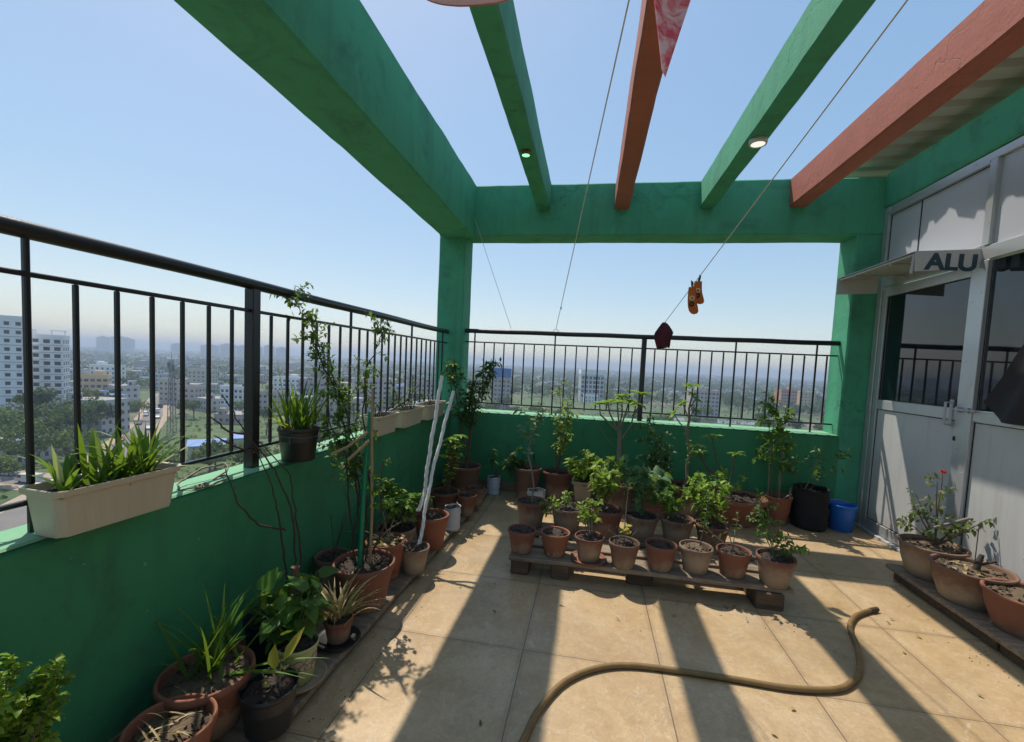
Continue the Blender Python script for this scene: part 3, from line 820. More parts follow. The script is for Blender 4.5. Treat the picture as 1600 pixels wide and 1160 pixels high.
# ------------------------------------------------------------------ pots
def pot_mesh(r, h, style='classic', rnd=random):
    mb = MB()
    rb = r * .70; lip = min(.035, h * .16); t = max(.006, r * .075)
    if style == 'classic':      # straight taper with a thick collar
        prof = [(.001, 0), (rb - .004, 0), (rb, .004), (rb + (r - rb) * .86 * .55, h * .55), (r * .945, h - lip - .002), (r * .96, h - lip + .001), (r * .995, h - lip + .004), (r, h - lip * .5), (r * .99, h - .003), (r * .97, h), (r - t, h - .001), (r - t - .002, h - .01), (r * .86, h * .72), (r * .8, h * .55)]
    elif style == 'plain':      # rolled edge only
        prof = [(.001, 0), (rb - .004, 0), (rb, .005), (rb + (r - rb) * .6, h * .5), (r * .96, h - .02), (r, h - .014), (r * 1.01, h - .007), (r, h), (r - t, h - .001), (r - t - .002, h - .01), (r * .86, h * .72), (r * .8, h * .55)]
    elif style == 'bowl':       # wide, strongly flared, thick lip
        rb = r * .55
        prof = [(.001, 0), (rb, 0), (rb + .006, .006), (r * .72, h * .45), (r * .9, h * .78), (r * .93, h - .045), (r * .99, h - .038), (r * 1.01, h - .02), (r * .995, h - .003), (r * .96, h), (r * .90, h - .004), (r * .88, h - .02), (r * .8, h * .7)]
    elif style == 'plastic':    # thin plastic with a rolled rim
        rb = r * .78
        prof = [(.001, .0), (rb - .003, 0), (rb, .004), (r * .94, h - .022), (r * .955, h - .02), (r, h - .018), (r * 1.005, h - .006), (r * .995, h), (r * .965, h - .001), (r * .955, h - .012), (r * .90, h * .6)]
    elif style == 'bucket':
        rb = r * .80
        prof = [(.001, .004), (rb - .006, .004), (rb - .004, 0), (rb, .003), (r * .955, h - .03), (r * .96, h - .028), (r * 1.02, h - .024), (r * 1.02, h - .004), (r * 1.0, h), (r * .96, h - .002), (r * .95, h - .03), (rb * .95, .012), (.001, .012)]
    else:                       # 'bag': soft grow bag
        n = 9; prof = [(.001, 0), (r * .86, 0)] + [(r * (.93 + .05 * math.sin(i * 2.1) + .02 * i / n), .01 + (h - .01) * i / n) for i in range(n + 1)] + [(r * .93, h - .005), (r * .9, h * .8), (r * .85, h * .7)]
    mb.lathe(prof, 44, wob=(.05 if style == 'bag' else .006), rnd=rnd)
    if style == 'bag':
        mb.v = [(x * (1 + .05 * noise1(Vector((x * 18, y * 18, z * 9)))), y * (1 + .05 * noise1(Vector((x * 16, y * 21, z * 12)))), z + .012 * noise1(Vector((x * 14, y * 14, 3))) * (z > h * .8)) for x, y, z in mb.v]
    return mb
def soil_mesh(r, rnd, lump=.016, clods=70, mi2=1):
    mb = MB(); rows = []
    for i in range(9):
        q = i / 8
        rows.append([(r * q * math.cos(a), r * q * math.sin(a), lump * noise1(Vector((r * q * math.cos(a) * 22, r * q * math.sin(a) * 22, rnd.random() * .1))) + .012 * (1 - q * q)) for a in [2 * PI * k / 26 for k in range(26)]])
    mb.grid(rows, 0, True, True)
    for k in range(clods):
        a, q = rnd.random() * 6.28, r * math.sqrt(rnd.random()) * .92
        s = rnd.uniform(.003, .012) * (r / .09) ** .5
        c = (q * math.cos(a), q * math.sin(a), .008)
        n = len(mb.v)
        ax = [Vector((rnd.gauss(0, 1), rnd.gauss(0, 1), rnd.gauss(0, .8))).normalized() * s * rnd.uniform(.6, 1.2) for _ in range(3)]
        vs = [Vector(c) + ax[0], Vector(c) - ax[0], Vector(c) + ax[1], Vector(c) - ax[1], Vector(c) + ax[2], Vector(c) - ax[2]]
        mb.v.extend([tuple(v) for v in vs])
        for f in ((0, 2, 4), (2, 1, 4), (1, 3, 4), (3, 0, 4), (2, 0, 5), (1, 2, 5), (3, 1, 5), (0, 3, 5)):
            mb.f.append(tuple(n + i for i in f)); mb.m.append(rnd.choice((0, 0, 1))); mb.sm.append(False)
    return mb
def pot(x, y, z, r, h, label, mat='terra', style='classic', soil='soil', fill=.88, seed=0, group=None, name='potted_plant', cat='potted plant', clods=80, tilt=0.0):
    rnd = random.Random(seed + int(x * 1000) + int(y * 1000))
    root = empty(name, (x, y, z), label, cat, group)
    root.rotation_euler = (tilt, 0, 0)
    pot_mesh(r, h, style, rnd).build('pot', M[mat], root)
    if soil:
        o = soil_mesh(r * .885 if style != 'bowl' else r * .84, rnd, clods=clods).build('soil', [M[soil], M['soil_dry'] if soil == 'soil' else M['soil']], root)
        o.location = (0, 0, h * fill)
    return root, rnd, h * fill + .008
def finish(root, st, lf, lmat, smat='stem_green'):
    if st and st.f: st.build('stem', M[smat], root)
    if lf and lf.f: lf.build('foliage', M[lmat], root)

# ------------------------------------------------------------------ planks the pots stand on
def board(mb, x0, x1, y0, y1, z0, z1, rnd, bow=.004, skew=0.0):
    n = 14; along_x = (x1 - x0) > (y1 - y0); rows = []
    for i in range(n + 1):
        u = i / n; e = rnd.gauss(0, .0018); w = bow * math.sin(u * PI)
        if along_x:
            x = x0 + (x1 - x0) * u
            rows.append([(x, y0 + e, z0 + w), (x, y0 + e, z1 + w - .004), (x, y0 + e + .005, z1 + w), (x, y1 - .005 + e, z1 + w), (x, y1 + e, z1 + w - .004), (x, y1 + e, z0 + w)])
        else:
            y = y0 + (y1 - y0) * u; sk = skew * u
            rows.append([(x1 + e + sk, y, z0 + w), (x1 + e + sk, y, z1 + w - .004), (x1 - .005 + e + sk, y, z1 + w), (x0 + .005 + e + sk, y, z1 + w), (x0 + e + sk, y, z1 + w - .004), (x0 + e + sk, y, z0 + w)])
    mb.grid(rows, 0, False, True); mb.face(list(reversed(rows[0]))); mb.face(rows[-1])
rb = random.Random(77)
pal = empty('pallet', (.4, 3.0, 0), 'low weathered wooden pallet carrying the two rows of small terracotta pots', 'pallet')
for (x0, x1, y0, y1) in ((-.44, 1.225, 2.725, 2.90), (-.43, 1.22, 2.95, 3.08), (-.44, 1.22, 3.17, 3.40)):
    mb = MB(); board(mb, x0 - .4, x1 - .4, y0 - 3, y1 - 3, .098, .122, rb); mb.build('plank', M['wood'], pal)
for (x0, x1, y0, y1) in ((-.43, -.315, 2.745, 3.38), (-.17, -.06, 2.74, 3.36), (.30, .46, 2.80, 3.38), (1.02, 1.17, 2.70, 3.38)):
    mb = MB(); mb.box(x0 - .4, x1 - .4, y0 - 3, y1 - 3, .0, .096, b=.006); mb.build('block', M['wood_dark'], pal)
lp = empty('plank', (-1.2, 2.8, 0), 'long grey plank on the floor along the left parapet under the pots', 'plank')
mb = MB(); board(mb, -.20, .19, -2.2, 1.62, .022, .045, rb, .002, .07); mb.build('board', M['wood'], lp)
for y in (-1.9, -.6, .5, 1.4):
    mb = MB(); mb.box(-.18, .14, y - .04, y + .04, .0, .021, b=.003); mb.build('batten', M['wood_dark'], lp)
rp = empty('plank', (2.3, 2.6, 0), 'short wooden plank on blocks holding the three large pots by the white panel', 'plank')
mb = MB(); board(mb, -.21, .20, -1.0, .81, .062, .085, rb, .003); mb.build('board', M['wood'], rp)
for y in (.70, -.10, -.85):
    mb = MB(); mb.box(-.18, .19, y - .07, y + .07, .0, .060, b=.005); mb.build('block', M['wood_dark'], rp)
mb = MB(); mb.box(-.185, -.145, -.02, .62, .004, .0595, b=.003); mb.build('batten', M['wood_dark'], rp)

# ------------------------------------------------------------------ front row on the pallet, left to right
FR = 'small terracotta pots in the front row of the pallet'
ZP = .124
root, rnd, zs = pot(-.376, 2.826, ZP, .094, .148, 'small terracotta pot of bare soil at the left end of the pallet front row', 'terra', group=FR, seed=1)
root, rnd, zs = pot(-.158, 2.830, ZP, .094, .152, 'plain orange terracotta pot of bare soil, second in the pallet front row', 'terra_new', group=FR, seed=2, style='plain')
sc = MB(); sc.lathe([(.001, 0), (.095, 0), (.112, .018), (.115, .02), (.112, .021), (.106, .016), (.092, .007), (.001, .007)], 36)
sc.build('saucer', M['terra_new'], label='round terracotta saucer on the pallet under the third front pot', cat='saucer', loc=(.059, 2.801, ZP))
root, rnd, zs = pot(.059, 2.801, ZP + .008, .094, .152, 'terracotta pot on a saucer with a small pale-leaved bush, front row of the pallet', 'terra', group=FR, seed=3)
st, lf = MB(), MB(); shrub(rnd, st, lf, (.01, .0, zs), 4, .19, .13, .036, .020, 5, .07, 5, .004, .35, .3); finish(root, st, lf, 'leaf_lime', 'bark')
root, rnd, zs = pot(.272, 2.783, ZP, .095, .155, 'lime-stained pot with one tall bare stalk and a tuft of yellow leaves', 'terra_old', group=FR, seed=4)
st, lf = MB(), MB()
pts = grow(rnd, (.0, .01, zs), (-.05, 0, 1), .40, 8, .04, .05); st.tube(pts, taper(.004, .002, 9), 6)
for q in range(4): st.tube(grow(rnd, (.0, .0, zs), (rnd.gauss(0, .7), rnd.gauss(0, .4), .7), .13, 4, .08, 0), .0014, 4)
leaves_on(lf, rnd, pts, .12, .28, 9, .045, .026, .5, .2); leaves_on(lf, rnd, pts, .85, 1, 5, .04, .016, .5); finish(root, st, lf, 'leaf_yellow', 'bark_pale')
root, rnd, zs = pot(.495, 2.809, ZP, .096, .158, 'terracotta pot of dark wet soil without a plant, front row of the pallet', 'terra', group=FR, seed=5, fill=.84)
root, rnd, zs = pot(.707, 2.833, ZP, .10, .158, 'pale worn terracotta pot with a thin upright leafy stalk', 'terra_old', group=FR, seed=6, soil='soil_dry')
st, lf = MB(), MB(); pts = grow(rnd, (.02, 0, zs), (-.04, .0, 1), .33, 8, .05, .05); st.tube(pts, taper(.004, .002, 9), 6)
leaves_on(lf, rnd, pts, .25, .95, 16, .042, .022, .4, .3); finish(root, st, lf, 'leaf', 'bark')
root, rnd, zs = pot(.924, 2.839, ZP, .099, .158, 'terracotta pot with two crossing bare twigs and few leaves, seventh on the pallet', 'terra', group=FR, seed=7)
st, lf = MB(), MB()
for d, L in (((-.75, .1, .55), .27), ((-.1, .0, 1), .26), ((-.35, .1, 1), .24)):
    pts = grow(rnd, (.0, .0, zs), d, L, 7, .07, .03); st.tube(pts, taper(.0035, .0015, 8), 5); leaves_on(lf, rnd, pts, .35, 1, 9, .036, .018, .4, .4)
finish(root, st, lf, 'leaf_rose', 'bark_pale')
root, rnd, zs = pot(1.140, 2.790, ZP, .106, .168, 'terracotta pot with a straggly rose bush at the right end of the pallet front row', 'terra', group=FR, seed=8, tilt=.02)
st, lf = MB(), MB()
for d, L in (((-.38, .0, 1), .33), ((-.22, .1, 1), .40), ((-.55, .1, 1), .30), ((.75, -.1, .5), .17), ((.45, .0, .4), .15)):
    pts = grow(rnd, (-.01, .0, zs), d, L, 8, .08, .02); st.tube(pts, taper(.0035, .0015, 9), 5)
    for t in range(5):
        p, dd = path_at(pts, .35 + .13 * t); tp = grow(rnd, p, (rnd.gauss(0, 1), rnd.gauss(0, .8), .4), .07, 4, .15, .02); st.tube(tp, .001, 4, caps=False); leaves_on(lf, rnd, tp, .2, 1, 5, .036, .02, .4, .3)
    leaves_on(lf, rnd, pts, .3, 1, 9, .036, .02, .4, .3)
finish(root, st, lf, 'leaf', 'stem_green')

# ------------------------------------------------------------------ second row on the pallet
SR = 'larger terracotta pots in the second row of the pallet'
root, rnd, zs = pot(-.378, 3.30, ZP, .118, .195, 'dark terracotta pot with a tall leaning stem, left end of the pallet second row', 'terra', group=SR, seed=11)
st, lf = MB(), MB()
pts = [Vector(q) for q in ((.0, 0, zs), (.012, .0, zs + .12), (-.012, .01, zs + .25), (-.05, .02, zs + .36), (-.03, .03, zs + .5), (.0, .05, zs + .63), (.03, .06, zs + .76))]
st.tube(pts, taper(.0065, .003, 7), 7); leaves_on(lf, rnd, pts, .48, 1, 26, .062, .036, .45, .3)
for q in ((-.6, .1, .5), (.5, .1, .6), (-.4, -.2, .7), (.4, .3, .9), (.1, -.2, .8)):
    p, dd = path_at(pts, rnd.uniform(.5, .85)); tp = grow(rnd, p, q, .16, 5, .1, .02); st.tube(tp, .0018, 4, caps=False); leaves_on(lf, rnd, tp, .35, 1, 7, .06, .034, .5, .3)
finish(root, st, lf, 'leaf_blue', 'bark_pale')
root, rnd, zs = pot(-.106, 3.275, ZP, .12, .18, 'terracotta pot with drooping pale leaves on its left side, second row of the pallet', 'terra', group=SR, seed=12)
st, lf = MB(), MB()
for d, L in (((-1, -.3, .55), .2), ((-.9, -.6, .3), .18), ((-.6, -.5, .7), .18), ((-.2, -.2, 1), .14), ((-1, 0, .2), .17), ((.2, .3, .9), .13)):
    pts = grow(rnd, (-.01, -.01, zs), d, L, 7, .08, -.06); st.tube(pts, taper(.003, .0015, 8), 5); leaves_on(lf, rnd, pts, .25, 1, 14, .042, .024, .35, .5)
finish(root, st, lf, 'leaf_lime', 'bark')
root, rnd, zs = pot(.178, 3.27, ZP, .122, .198, 'terracotta pot with a yellow-green leafy bush, third in the second row', 'terra', group=SR, seed=13)
st, lf = MB(), MB(); shrub(rnd, st, lf, (-.02, .0, zs), 7, .32, .20, .058, .036, 5, .1, 5, .004, .3, .35); finish(root, st, lf, 'leaf_lime', 'bark')
root, rnd, zs = pot(.432, 3.29, ZP, .12, .175, 'dark stained pot with a broad blue-green leafy plant, middle of the second row', 'terra_old', group=SR, seed=14)
st, lf = MB(), MB(); shrub(rnd, st, lf, (.0, .0, zs), 8, .33, .27, .078, .052, 3, .08, 4, .004, .35, .3, 6); finish(root, st, lf, 'leaf_blue', 'stem_green')
root, rnd, zs = pot(.676, 3.285, ZP, .118, .178, 'terracotta pot with a sparse fresh green plant, fifth in the second row', 'terra', group=SR, seed=15)
st, lf = MB(), MB(); shrub(rnd, st, lf, (-.03, .0, zs), 6, .26, .24, .05, .03, 5, .07, 5, .003, .3, .4); finish(root, st, lf, 'leaf', 'stem_green')
root, rnd, zs = pot(.914, 3.285, ZP, .117, .16, 'pot hidden under a dense bush of small bright leaves, right end of the second row', 'terra', group=SR, seed=16)
st, lf = MB(), MB(); shrub(rnd, st, lf, (-.02, -.0, zs), 9, .31, .28, .044, .026, 6, .10, 7, .0035, .2, .3); finish(root, st, lf, 'leaf_bright', 'bark')

# ------------------------------------------------------------------ back row along the far parapet
BR = 'pots standing along the far parapet'
root, rnd, zs = pot(-.546, 4.34, .0, .138, .325, 'tall old terracotta pot of bare soil near the corner, back row', 'terra_old', group=BR, seed=21)
root, rnd, zs = pot(-.257, 4.37, .0, .145, .305, 'tall terracotta pot with an upright bush of bright leaves by the far parapet', 'terra', group=BR, seed=22)
st, lf = MB(), MB()
for d, L in (((-.02, -.1, 1), .92), ((.12, -.1, 1), .72), ((-.16, -.1, 1), .6), ((.05, -.2, 1), .66)):
    pts = grow(rnd, (.0, .0, zs), d, L, 10, .04, .06); st.tube(pts, taper(.006, .002, 11), 6)
    for t in range(10):
        p, dd = path_at(pts, .28 + .07 * t); tp = grow(rnd, p, (rnd.gauss(0, 1), rnd.gauss(0, .7), .7), .12, 5, .12, .03); st.tube(tp, .0016, 4, caps=False); leaves_on(lf, rnd, tp, .15, 1, 5, .056, .03, .4, .3)
finish(root, st, lf, 'leaf_lime', 'bark')
root, rnd, zs = pot(-.43, 4.13, .0, .085, .165, 'white plastic bag used as a pot, between two tall pots of the back row', 'white_plastic', 'bag', group=BR, seed=23, cat='planter')
# square cement pot with mint
root = empty('potted_plant', (.0, 4.05, .0), 'tan square-sided cement pot crowded with bright mint-like leaves', 'potted plant', BR)
mb = MB()
def sq(a, z): return [(-a, -a * .85, z), (a, -a * .85, z), (a, a * .85, z), (-a, a * .85, z)]
mb.grid([sq(.062, .0), sq(.085, .165), sq(.10, .168), sq(.102, .19), sq(.085, .19), sq(.08, .15)], 0, False, True); mb.face(list(reversed(sq(.062, 0))))
mb.build('pot', M['tan_pot'], root)
rnd = random.Random(24); o = soil_mesh(.078, rnd).build('soil', [M['soil'], M['soil_dry']], root); o.location = (0, 0, .16)
st, lf = MB(), MB(); shrub(rnd, st, lf, (0, 0, .165), 12, .24, .26, .062, .040, 4, .06, 5, .003, .15, .45); finish(root, st, lf, 'leaf_lime', 'stem_green'); root.location.z = .125
mb = MB(); mb.box(-.11, .11, -.1, .1, 0, .122, b=.006)
mb.build('wooden_block', M['wood_dark'], label='dark block under the square cement pot', cat='block', loc=(.0, 4.05, 0))

root, rnd, zs = pot(.32, 4.28, .0, .17, .27, 'large pot with a thick forked frangipani trunk, mostly hidden behind the pallet', 'terra_old', group=BR, seed=25)
st, lf = MB(), MB()
tr = [Vector(q) for q in ((.0, 0, zs), (.005, .01, zs + .2), (-.002, .0, zs + .38), (-.01, -.0, zs + .52))]
st.tube(tr, [.026, .023, .021, .02], 9)
tips = [((-.03, 0, .0), (-.19, -.06, .14), (-.20, -.05, .23)), ((-.02, 0, 0), (-.10, .05, .15), (-.12, .06, .25)), ((0, 0, 0), (-.03, -.05, .17), (-.04, -.05, .26)), ((0, 0, 0), (.05, .05, .16), (.07, .06, .26)),
        ((.0, 0, -.12), (.10, -.02, .06), (.13, -.02, .24)), ((.11, 0, .14), (.16, .03, .22), (.18, .03, .34)), ((-.01, 0, -.02), (.02, .1, .15), (.01, .12, .3))]
for pl in tips:
    P_ = [tr[-1] + Vector(q) for q in pl]; st.tube(P_, [.010, .0075, .006], 7); rosette(rnd, lf, P_[-1], (P_[-1] - P_[1]), 11, .125, .042)
st.tube([tr[1] + Vector((0, 0, .12)), tr[1] + Vector((-.10, -.05, .2)), tr[-1] + Vector((-.27, -.05, .14))], .0022, 5)
finish(root, st, lf, 'leaf_bright', 'bark_pale')
root, rnd, zs = pot(.66, 4.22, .0, .142, .235, 'terracotta pot with a tall dark shrub of hanging small leaves, back row', 'terra', group=BR, seed=26)
st, lf = MB(), MB()
for d, L in (((-.16, -.05, 1), .72), ((-.05, -.1, 1), .62), ((.12, .0, 1), .42)):
    pts = grow(rnd, (.0, .0, zs), d, L, 10, .05, .04); st.tube(pts, taper(.006, .002, 11), 6)
    for t in range(20):
        p, dd = path_at(pts, .3 + .034 * t); tp = grow(rnd, p, (rnd.gauss(0, 1), rnd.gauss(0, .7), .2), .13, 6, .12, -.22); st.tube(tp, .0014, 4, caps=False); leaves_on(lf, rnd, tp, .1, 1, 8, .042, .022, .2, .5)
finish(root, st, lf, 'leaf_dark', 'bark')
root, rnd, zs = pot(.962, 4.36, .0, .155, .285, 'terracotta pot with a knotted slender trunk leafy only at the top', 'terra', group=BR, seed=27)
st, lf = MB(), MB()
pts = [Vector(q) for q in ((-.03, 0, zs), (.0, .0, zs + .09), (-.012, 0, zs + .2), (.008, 0, zs + .31), (-.015, 0, zs + .42), (-.035, 0, zs + .53), (-.02, 0, zs + .64), (-.03, 0, zs + .74), (-.01, 0, zs + .86), (-.015, 0, zs + .95))]
st.tube(pts, [.017, .014, .0135, .012, .0125, .012, .011, .010, .008, .006], 8)
leaves_on(lf, rnd, pts, .25, .66, 40, .03, .018, .3, .3)
rosette(rnd, lf, pts[-1], (0, 0, 1), 12, .10, .036); rosette(rnd, lf, pts[-1] - Vector((0, 0, .08)), (.2, 0, 1), 8, .09, .034)
for b, q, L in ((6, (-.5, -.1, .9), .16), (5, (-1, 0, .8), .2), (7, (.6, 0, .8), .1), (6, (.3, -.2, .8), .1)):
    tp = grow(rnd, pts[b], q, L, 4, .06, .1); st.tube(tp, .006, 6); rosette(rnd, lf, tp[-1], q, 8, .085, .032)
finish(root, st, lf, 'leaf_bright', 'bark_pale')
root, rnd, zs = pot(1.372, 4.26, .0, .255, .25, 'wide flared terracotta bowl with three slim branches ending in leaf rosettes', 'terra_new', 'bowl', group=BR, seed=28, clods=150)
st, lf = MB(), MB(); b0 = Vector((-.05, .0, zs)); k = b0 + Vector((-.02, 0, .13)); st.tube([b0, b0 + Vector((.005, 0, .07)), k], [.011, .01, .009], 7)
for q in ((-.31, -.04, .31), (-.17, .02, .40), (.02, -.05, .27), (-.27, .06, .24)):
    e = k + Vector(q); mid = k.lerp(e, .5) + Vector((q[0] * .18, 0, -.03)); st.tube([k, mid, e], [.007, .006, .005], 6); rosette(rnd, lf, e, (q[0] * .4, 0, 1), 8, .095, .034)
finish(root, st, lf, 'leaf_bright', 'bark')
root, rnd, zs = pot(1.743, 4.36, .0, .13, .26, 'smooth terracotta pot with a tall plant tied to two pale stakes', 'terra_new', 'plain', group=BR, seed=29, fill=.8)
st, lf = MB(), MB(); sk = MB()
sk.tube([(-.06, .02, zs - .1), (-.07, .03, zs + .52)], .008, 7); sk.tube([(.02, .0, zs - .1), (.025, .02, zs + .44)], .009, 7)
sk.tube([(-.05, -.07, zs - .03), (.10, -.06, zs + .08)], .006, 6); sk.tube([(.10, -.05, zs - .06), (.095, -.04, zs + .13)], .006, 6)
sk.build('stake', M['bark_pale'], root)
for d, L in (((-.12, 0, 1), .9), ((.02, 0, 1), .86), ((-.03, .05, 1), .98)):
    pts = grow(rnd, (rnd.uniform(-.05, .05), .0, zs), d, L, 10, .04, .07); st.tube(pts, taper(.005, .002, 11), 6)
    for t in range(16):
        u = .34 + .04 * t; p, dd = path_at(pts, u); tp = grow(rnd, p, (rnd.gauss(.2, 1), rnd.gauss(-.2, .6), .3), .17 * (1.25 - u), 5, .12, -.05); st.tube(tp, .0016, 4, caps=False); leaves_on(lf, rnd, tp, .2, 1, 5, .06, .034, .4, .45)
    leaves_on(lf, rnd, pts, .85, 1, 9, .075, .034, .5, .2)
finish(root, st, lf, 'leaf', 'stem_green')
root, rnd, zs = pot(2.02, 4.345, .0, .152, .36, 'large black fabric grow bag with a small dull plant, beside the blue bucket', 'fabric_bag', 'bag', group=BR, seed=30, fill=.86)
st, lf = MB(), MB(); shrub(rnd, st, lf, (-.05, 0, zs), 3, .38, .3, .055, .03, 5, .12, 4, .003, .3, .4); finish(root, st, lf, 'leaf_dark', 'bark')
bk = empty('bucket', (2.285, 4.35, 0), 'bright blue plastic bucket on the floor next to the black grow bag', 'bucket')
pot_mesh(.108, .235, 'bucket', random.Random(2)).build('body', M['blue_plastic'], bk)
mb = MB(); mb.tube([(.108 * math.cos(a), .108 * math.sin(a) - .0, .222 + .02 * math.sin(a * 1)) for a in [PI * i / 16 for i in range(17)]], .0028, 6)
mb.build('handle', M['white_plastic'], bk)
# ribs on the bucket
# ------------------------------------------------------------------ left row along the parapet (near to far)
LR = 'pots in a row along the left parapet'
ZL = .047
root, rnd, zs = pot(-1.17, 1.075, ZL, .118, .19, 'orange terracotta pot of dead stubble at the bottom edge of the picture', 'terra_new', group=LR, seed=41, soil='soil_dry', fill=.8, clods=150)
st, lf = MB(), MB()
for q in range(16):
    blade(lf, (rnd.gauss(0, .04), rnd.gauss(0, .04), zs - .005), (rnd.gauss(0, .8), rnd.gauss(0, .8), .6), rnd.uniform(.06, .13), .006, .9, rnd)
finish(root, None, lf, 'leaf_dry')
root, rnd, zs = pot(-1.245, 1.28, ZL, .147, .195, 'large terracotta pot with grass-like leaves arching over its rim', 'terra_new', group=LR, seed=42, soil='soil_dry', clods=70, fill=.85)
lf = MB()
for q in range(34):
    a = rnd.random() * 6.28; s = rnd.uniform(.2, .75)
    blade(lf, (rnd.gauss(.0, .035), rnd.gauss(.02, .035), zs - .01), (math.cos(a) * s, math.sin(a) * s, 1), rnd.uniform(.15, .34), rnd.uniform(.011, .018), rnd.uniform(.3, 1.5), rnd)
for d, L in (((1, .12, .22), .34), ((1, .3, .3), .36), ((.9, -.1, .35), .32), ((1, .22, .12), .28)):
    blade(lf, (.05, .02, zs - .005), d, L, .015, .45, rnd)
finish(root, None, lf, 'blade')
root, rnd, zs = pot(-1.03, 1.315, ZL, .093, .155, 'black plastic pot with a yellow-leaved seedling at the near end of the plank', 'black_plastic', 'plastic', group=LR, seed=43, fill=.84)
st, lf = MB(), MB()
for k in range(4): st.tube(grow(rnd, (rnd.gauss(.02, .01), .0, zs), (rnd.gauss(.1, .3), rnd.gauss(0, .3), 1), .1, 4, .1, .05), .0022, 5)
leaf(lf, (.02, .0, zs + .07), (-.15, .1, 1), Vector((0, -1, .2)), .085, .05, .1); leaf(lf, (.035, .02, zs + .09), (.35, .5, .9), Vector((0, -1, .3)), .12, .034, .1)
leaf(lf, (.02, .02, zs + .06), (.6, -.3, .5), Vector((0, 0, 1)), .05, .026, .2); leaf(lf, (.0, .0, zs + .03), (.3, -.8, .2), Vector((0, 0, 1)), .04, .02, .2)
finish(root, st, lf, 'leaf_yellow', 'bark_pale')
sc = MB(); sc.lathe([(.001, 0), (.085, 0), (.105, .022), (.108, .024), (.105, .025), (.098, .018), (.083, .008), (.001, .008)], 36)
sc.build('saucer', M['tan_pot'], label='tan saucer on the plank under the pale green painted pot', cat='saucer', loc=(-1.075, 1.535, ZL))
root, rnd, zs = pot(-1.08, 1.535, ZL + .009, .078, .155, 'pale green pot painted with flowers and filled with a broad-leaved pothos', 'lime_paint', 'plastic', group=LR, seed=44, fill=.9)
fm = MB(); pm = MB()
def on_pot(r0, r1, h, a, z): rr = r0 + (r1 - r0) * z / h + .0012; return (rr * math.cos(a), rr * math.sin(a), z)
for (ca, cz) in ((-1.0, .10), (-.05, .11), (-2.0, .09)):
    for k in range(5):
        aa = k * 2 * PI / 5; ox, oz = .026 * math.cos(aa), .026 * math.sin(aa)
        ring = [on_pot(.061, .0748, .137, ca + (ox + .016 * math.cos(q)) / .07, (cz + oz + .016 * math.sin(q)) * .8) for q in [2 * PI * i / 12 for i in range(13)]]
        fm.tube(ring, .0016, 4, caps=False); pm.face([(x * 1.002, y * 1.002, z) for x, y, z in ring[:-1]])
fm.build('flower_outline', M['flower_ink'], root); pm.build('flower_petals', M['petal_ink'], root)
st, lf = MB(), MB()
sk = MB(); sk.tube([(-.06, .06, zs), (-.065, .07, zs + .27)], .017, 10); sk.build('stake', M['wood_dark'], root)
for k in range(27):
    a = rnd.random() * 6.28; d = (math.cos(a) * .7 - .22, math.sin(a) * .5 + .05, rnd.uniform(.3, 1.3))
    pts = grow(rnd, (-.03 + rnd.gauss(0, .02), .03 + rnd.gauss(0, .02), zs), d, rnd.uniform(.1, .27), 6, .1, -.02); st.tube(pts, .0024, 5, caps=False)
    leaves_on(lf, rnd, pts, .35, 1, 4, .078, .060, .5, .4, heart=True, petiole=(st, .025))
finish(root, st, lf, 'leaf_pothos' if 'leaf_pothos' in M else 'leaf', 'stem_green')
root, rnd, zs = pot(-1.27, 1.62, ZL, .10, .20, 'dark teal plastic pot against the parapet, half hidden behind the pothos', 'dark_plastic', 'plastic', group=LR, seed=45)
st = MB()
for pts in (((.02, .05, zs), (.0, .10, zs + .14), (-.05, .12, zs + .34), (-.07, .10, zs + .52), (-.10, .02, zs + .72)), ((.02, .05, zs), (.03, .12, zs + .2), (-.02, .16, zs + .42), (-.06, .10, zs + .6), (-.085, -.05, zs + .80), (-.09, -.16, zs + .95)),
            ((.03, .05, zs), (.05, .14, zs + .18), (.0, .16, zs + .38), (-.06, .2, zs + .56), (-.11, .05, zs + .74)), ((-.02, .12, zs + .33), (-.05, -.02, zs + .40), (-.07, -.1, zs + .52), (-.09, -.14, zs + .66)),
            ((-.085, -.04, zs + .78), (-.09, -.12, zs + .80), (-.09, -.22, zs + .88)), ((-.08, .0, zs + .7), (-.08, -.10, zs + .74), (-.085, -.2, zs + .80))):
    P_ = [Vector(q) for q in pts]; D = []
    for i in range(len(P_) - 1):
        for s in range(6): D.append(P_[i].lerp(P_[i + 1], s / 6) + Vector((rnd.gauss(0, .003), rnd.gauss(0, .003), 0)))
    D.append(P_[-1]); st.tube(D, taper(.0058, .002, len(D)), 6)
st.build('stem', M['twig'], root)
root, rnd, zs = pot(-1.062, 1.80, ZL, .066, .105, 'small terracotta pot on a tray with a dried-up striped spider plant', 'terra', group=LR, seed=46)
lf = MB()
for q in range(46):
    a = rnd.random() * 6.28; s = rnd.uniform(.4, 1.1)
    blade(lf, (rnd.gauss(0, .02), rnd.gauss(0, .02), zs - .005), (math.cos(a) * s, math.sin(a) * s, .9), rnd.uniform(.15, .27), rnd.uniform(.010, .017), rnd.uniform(.5, 1.6), rnd)
finish(root, None, lf, 'leaf_dry')
l2 = MB()
for q in range(7):
    a = rnd.random() * 6.28; blade(l2, (rnd.gauss(0, .02), rnd.gauss(0, .02), zs), (math.cos(a) * .5, math.sin(a) * .5, .9), rnd.uniform(.12, .2), .012, 1.0, rnd)
o = l2.build('foliage', M['blade_varieg'], root); o['label'] = 'the few striped leaves still green'
mb = MB(); mb.lathe([(.001, 0), (.085, 0), (.10, .016), (.097, .018), (.083, .006), (.001, .006)], 30)
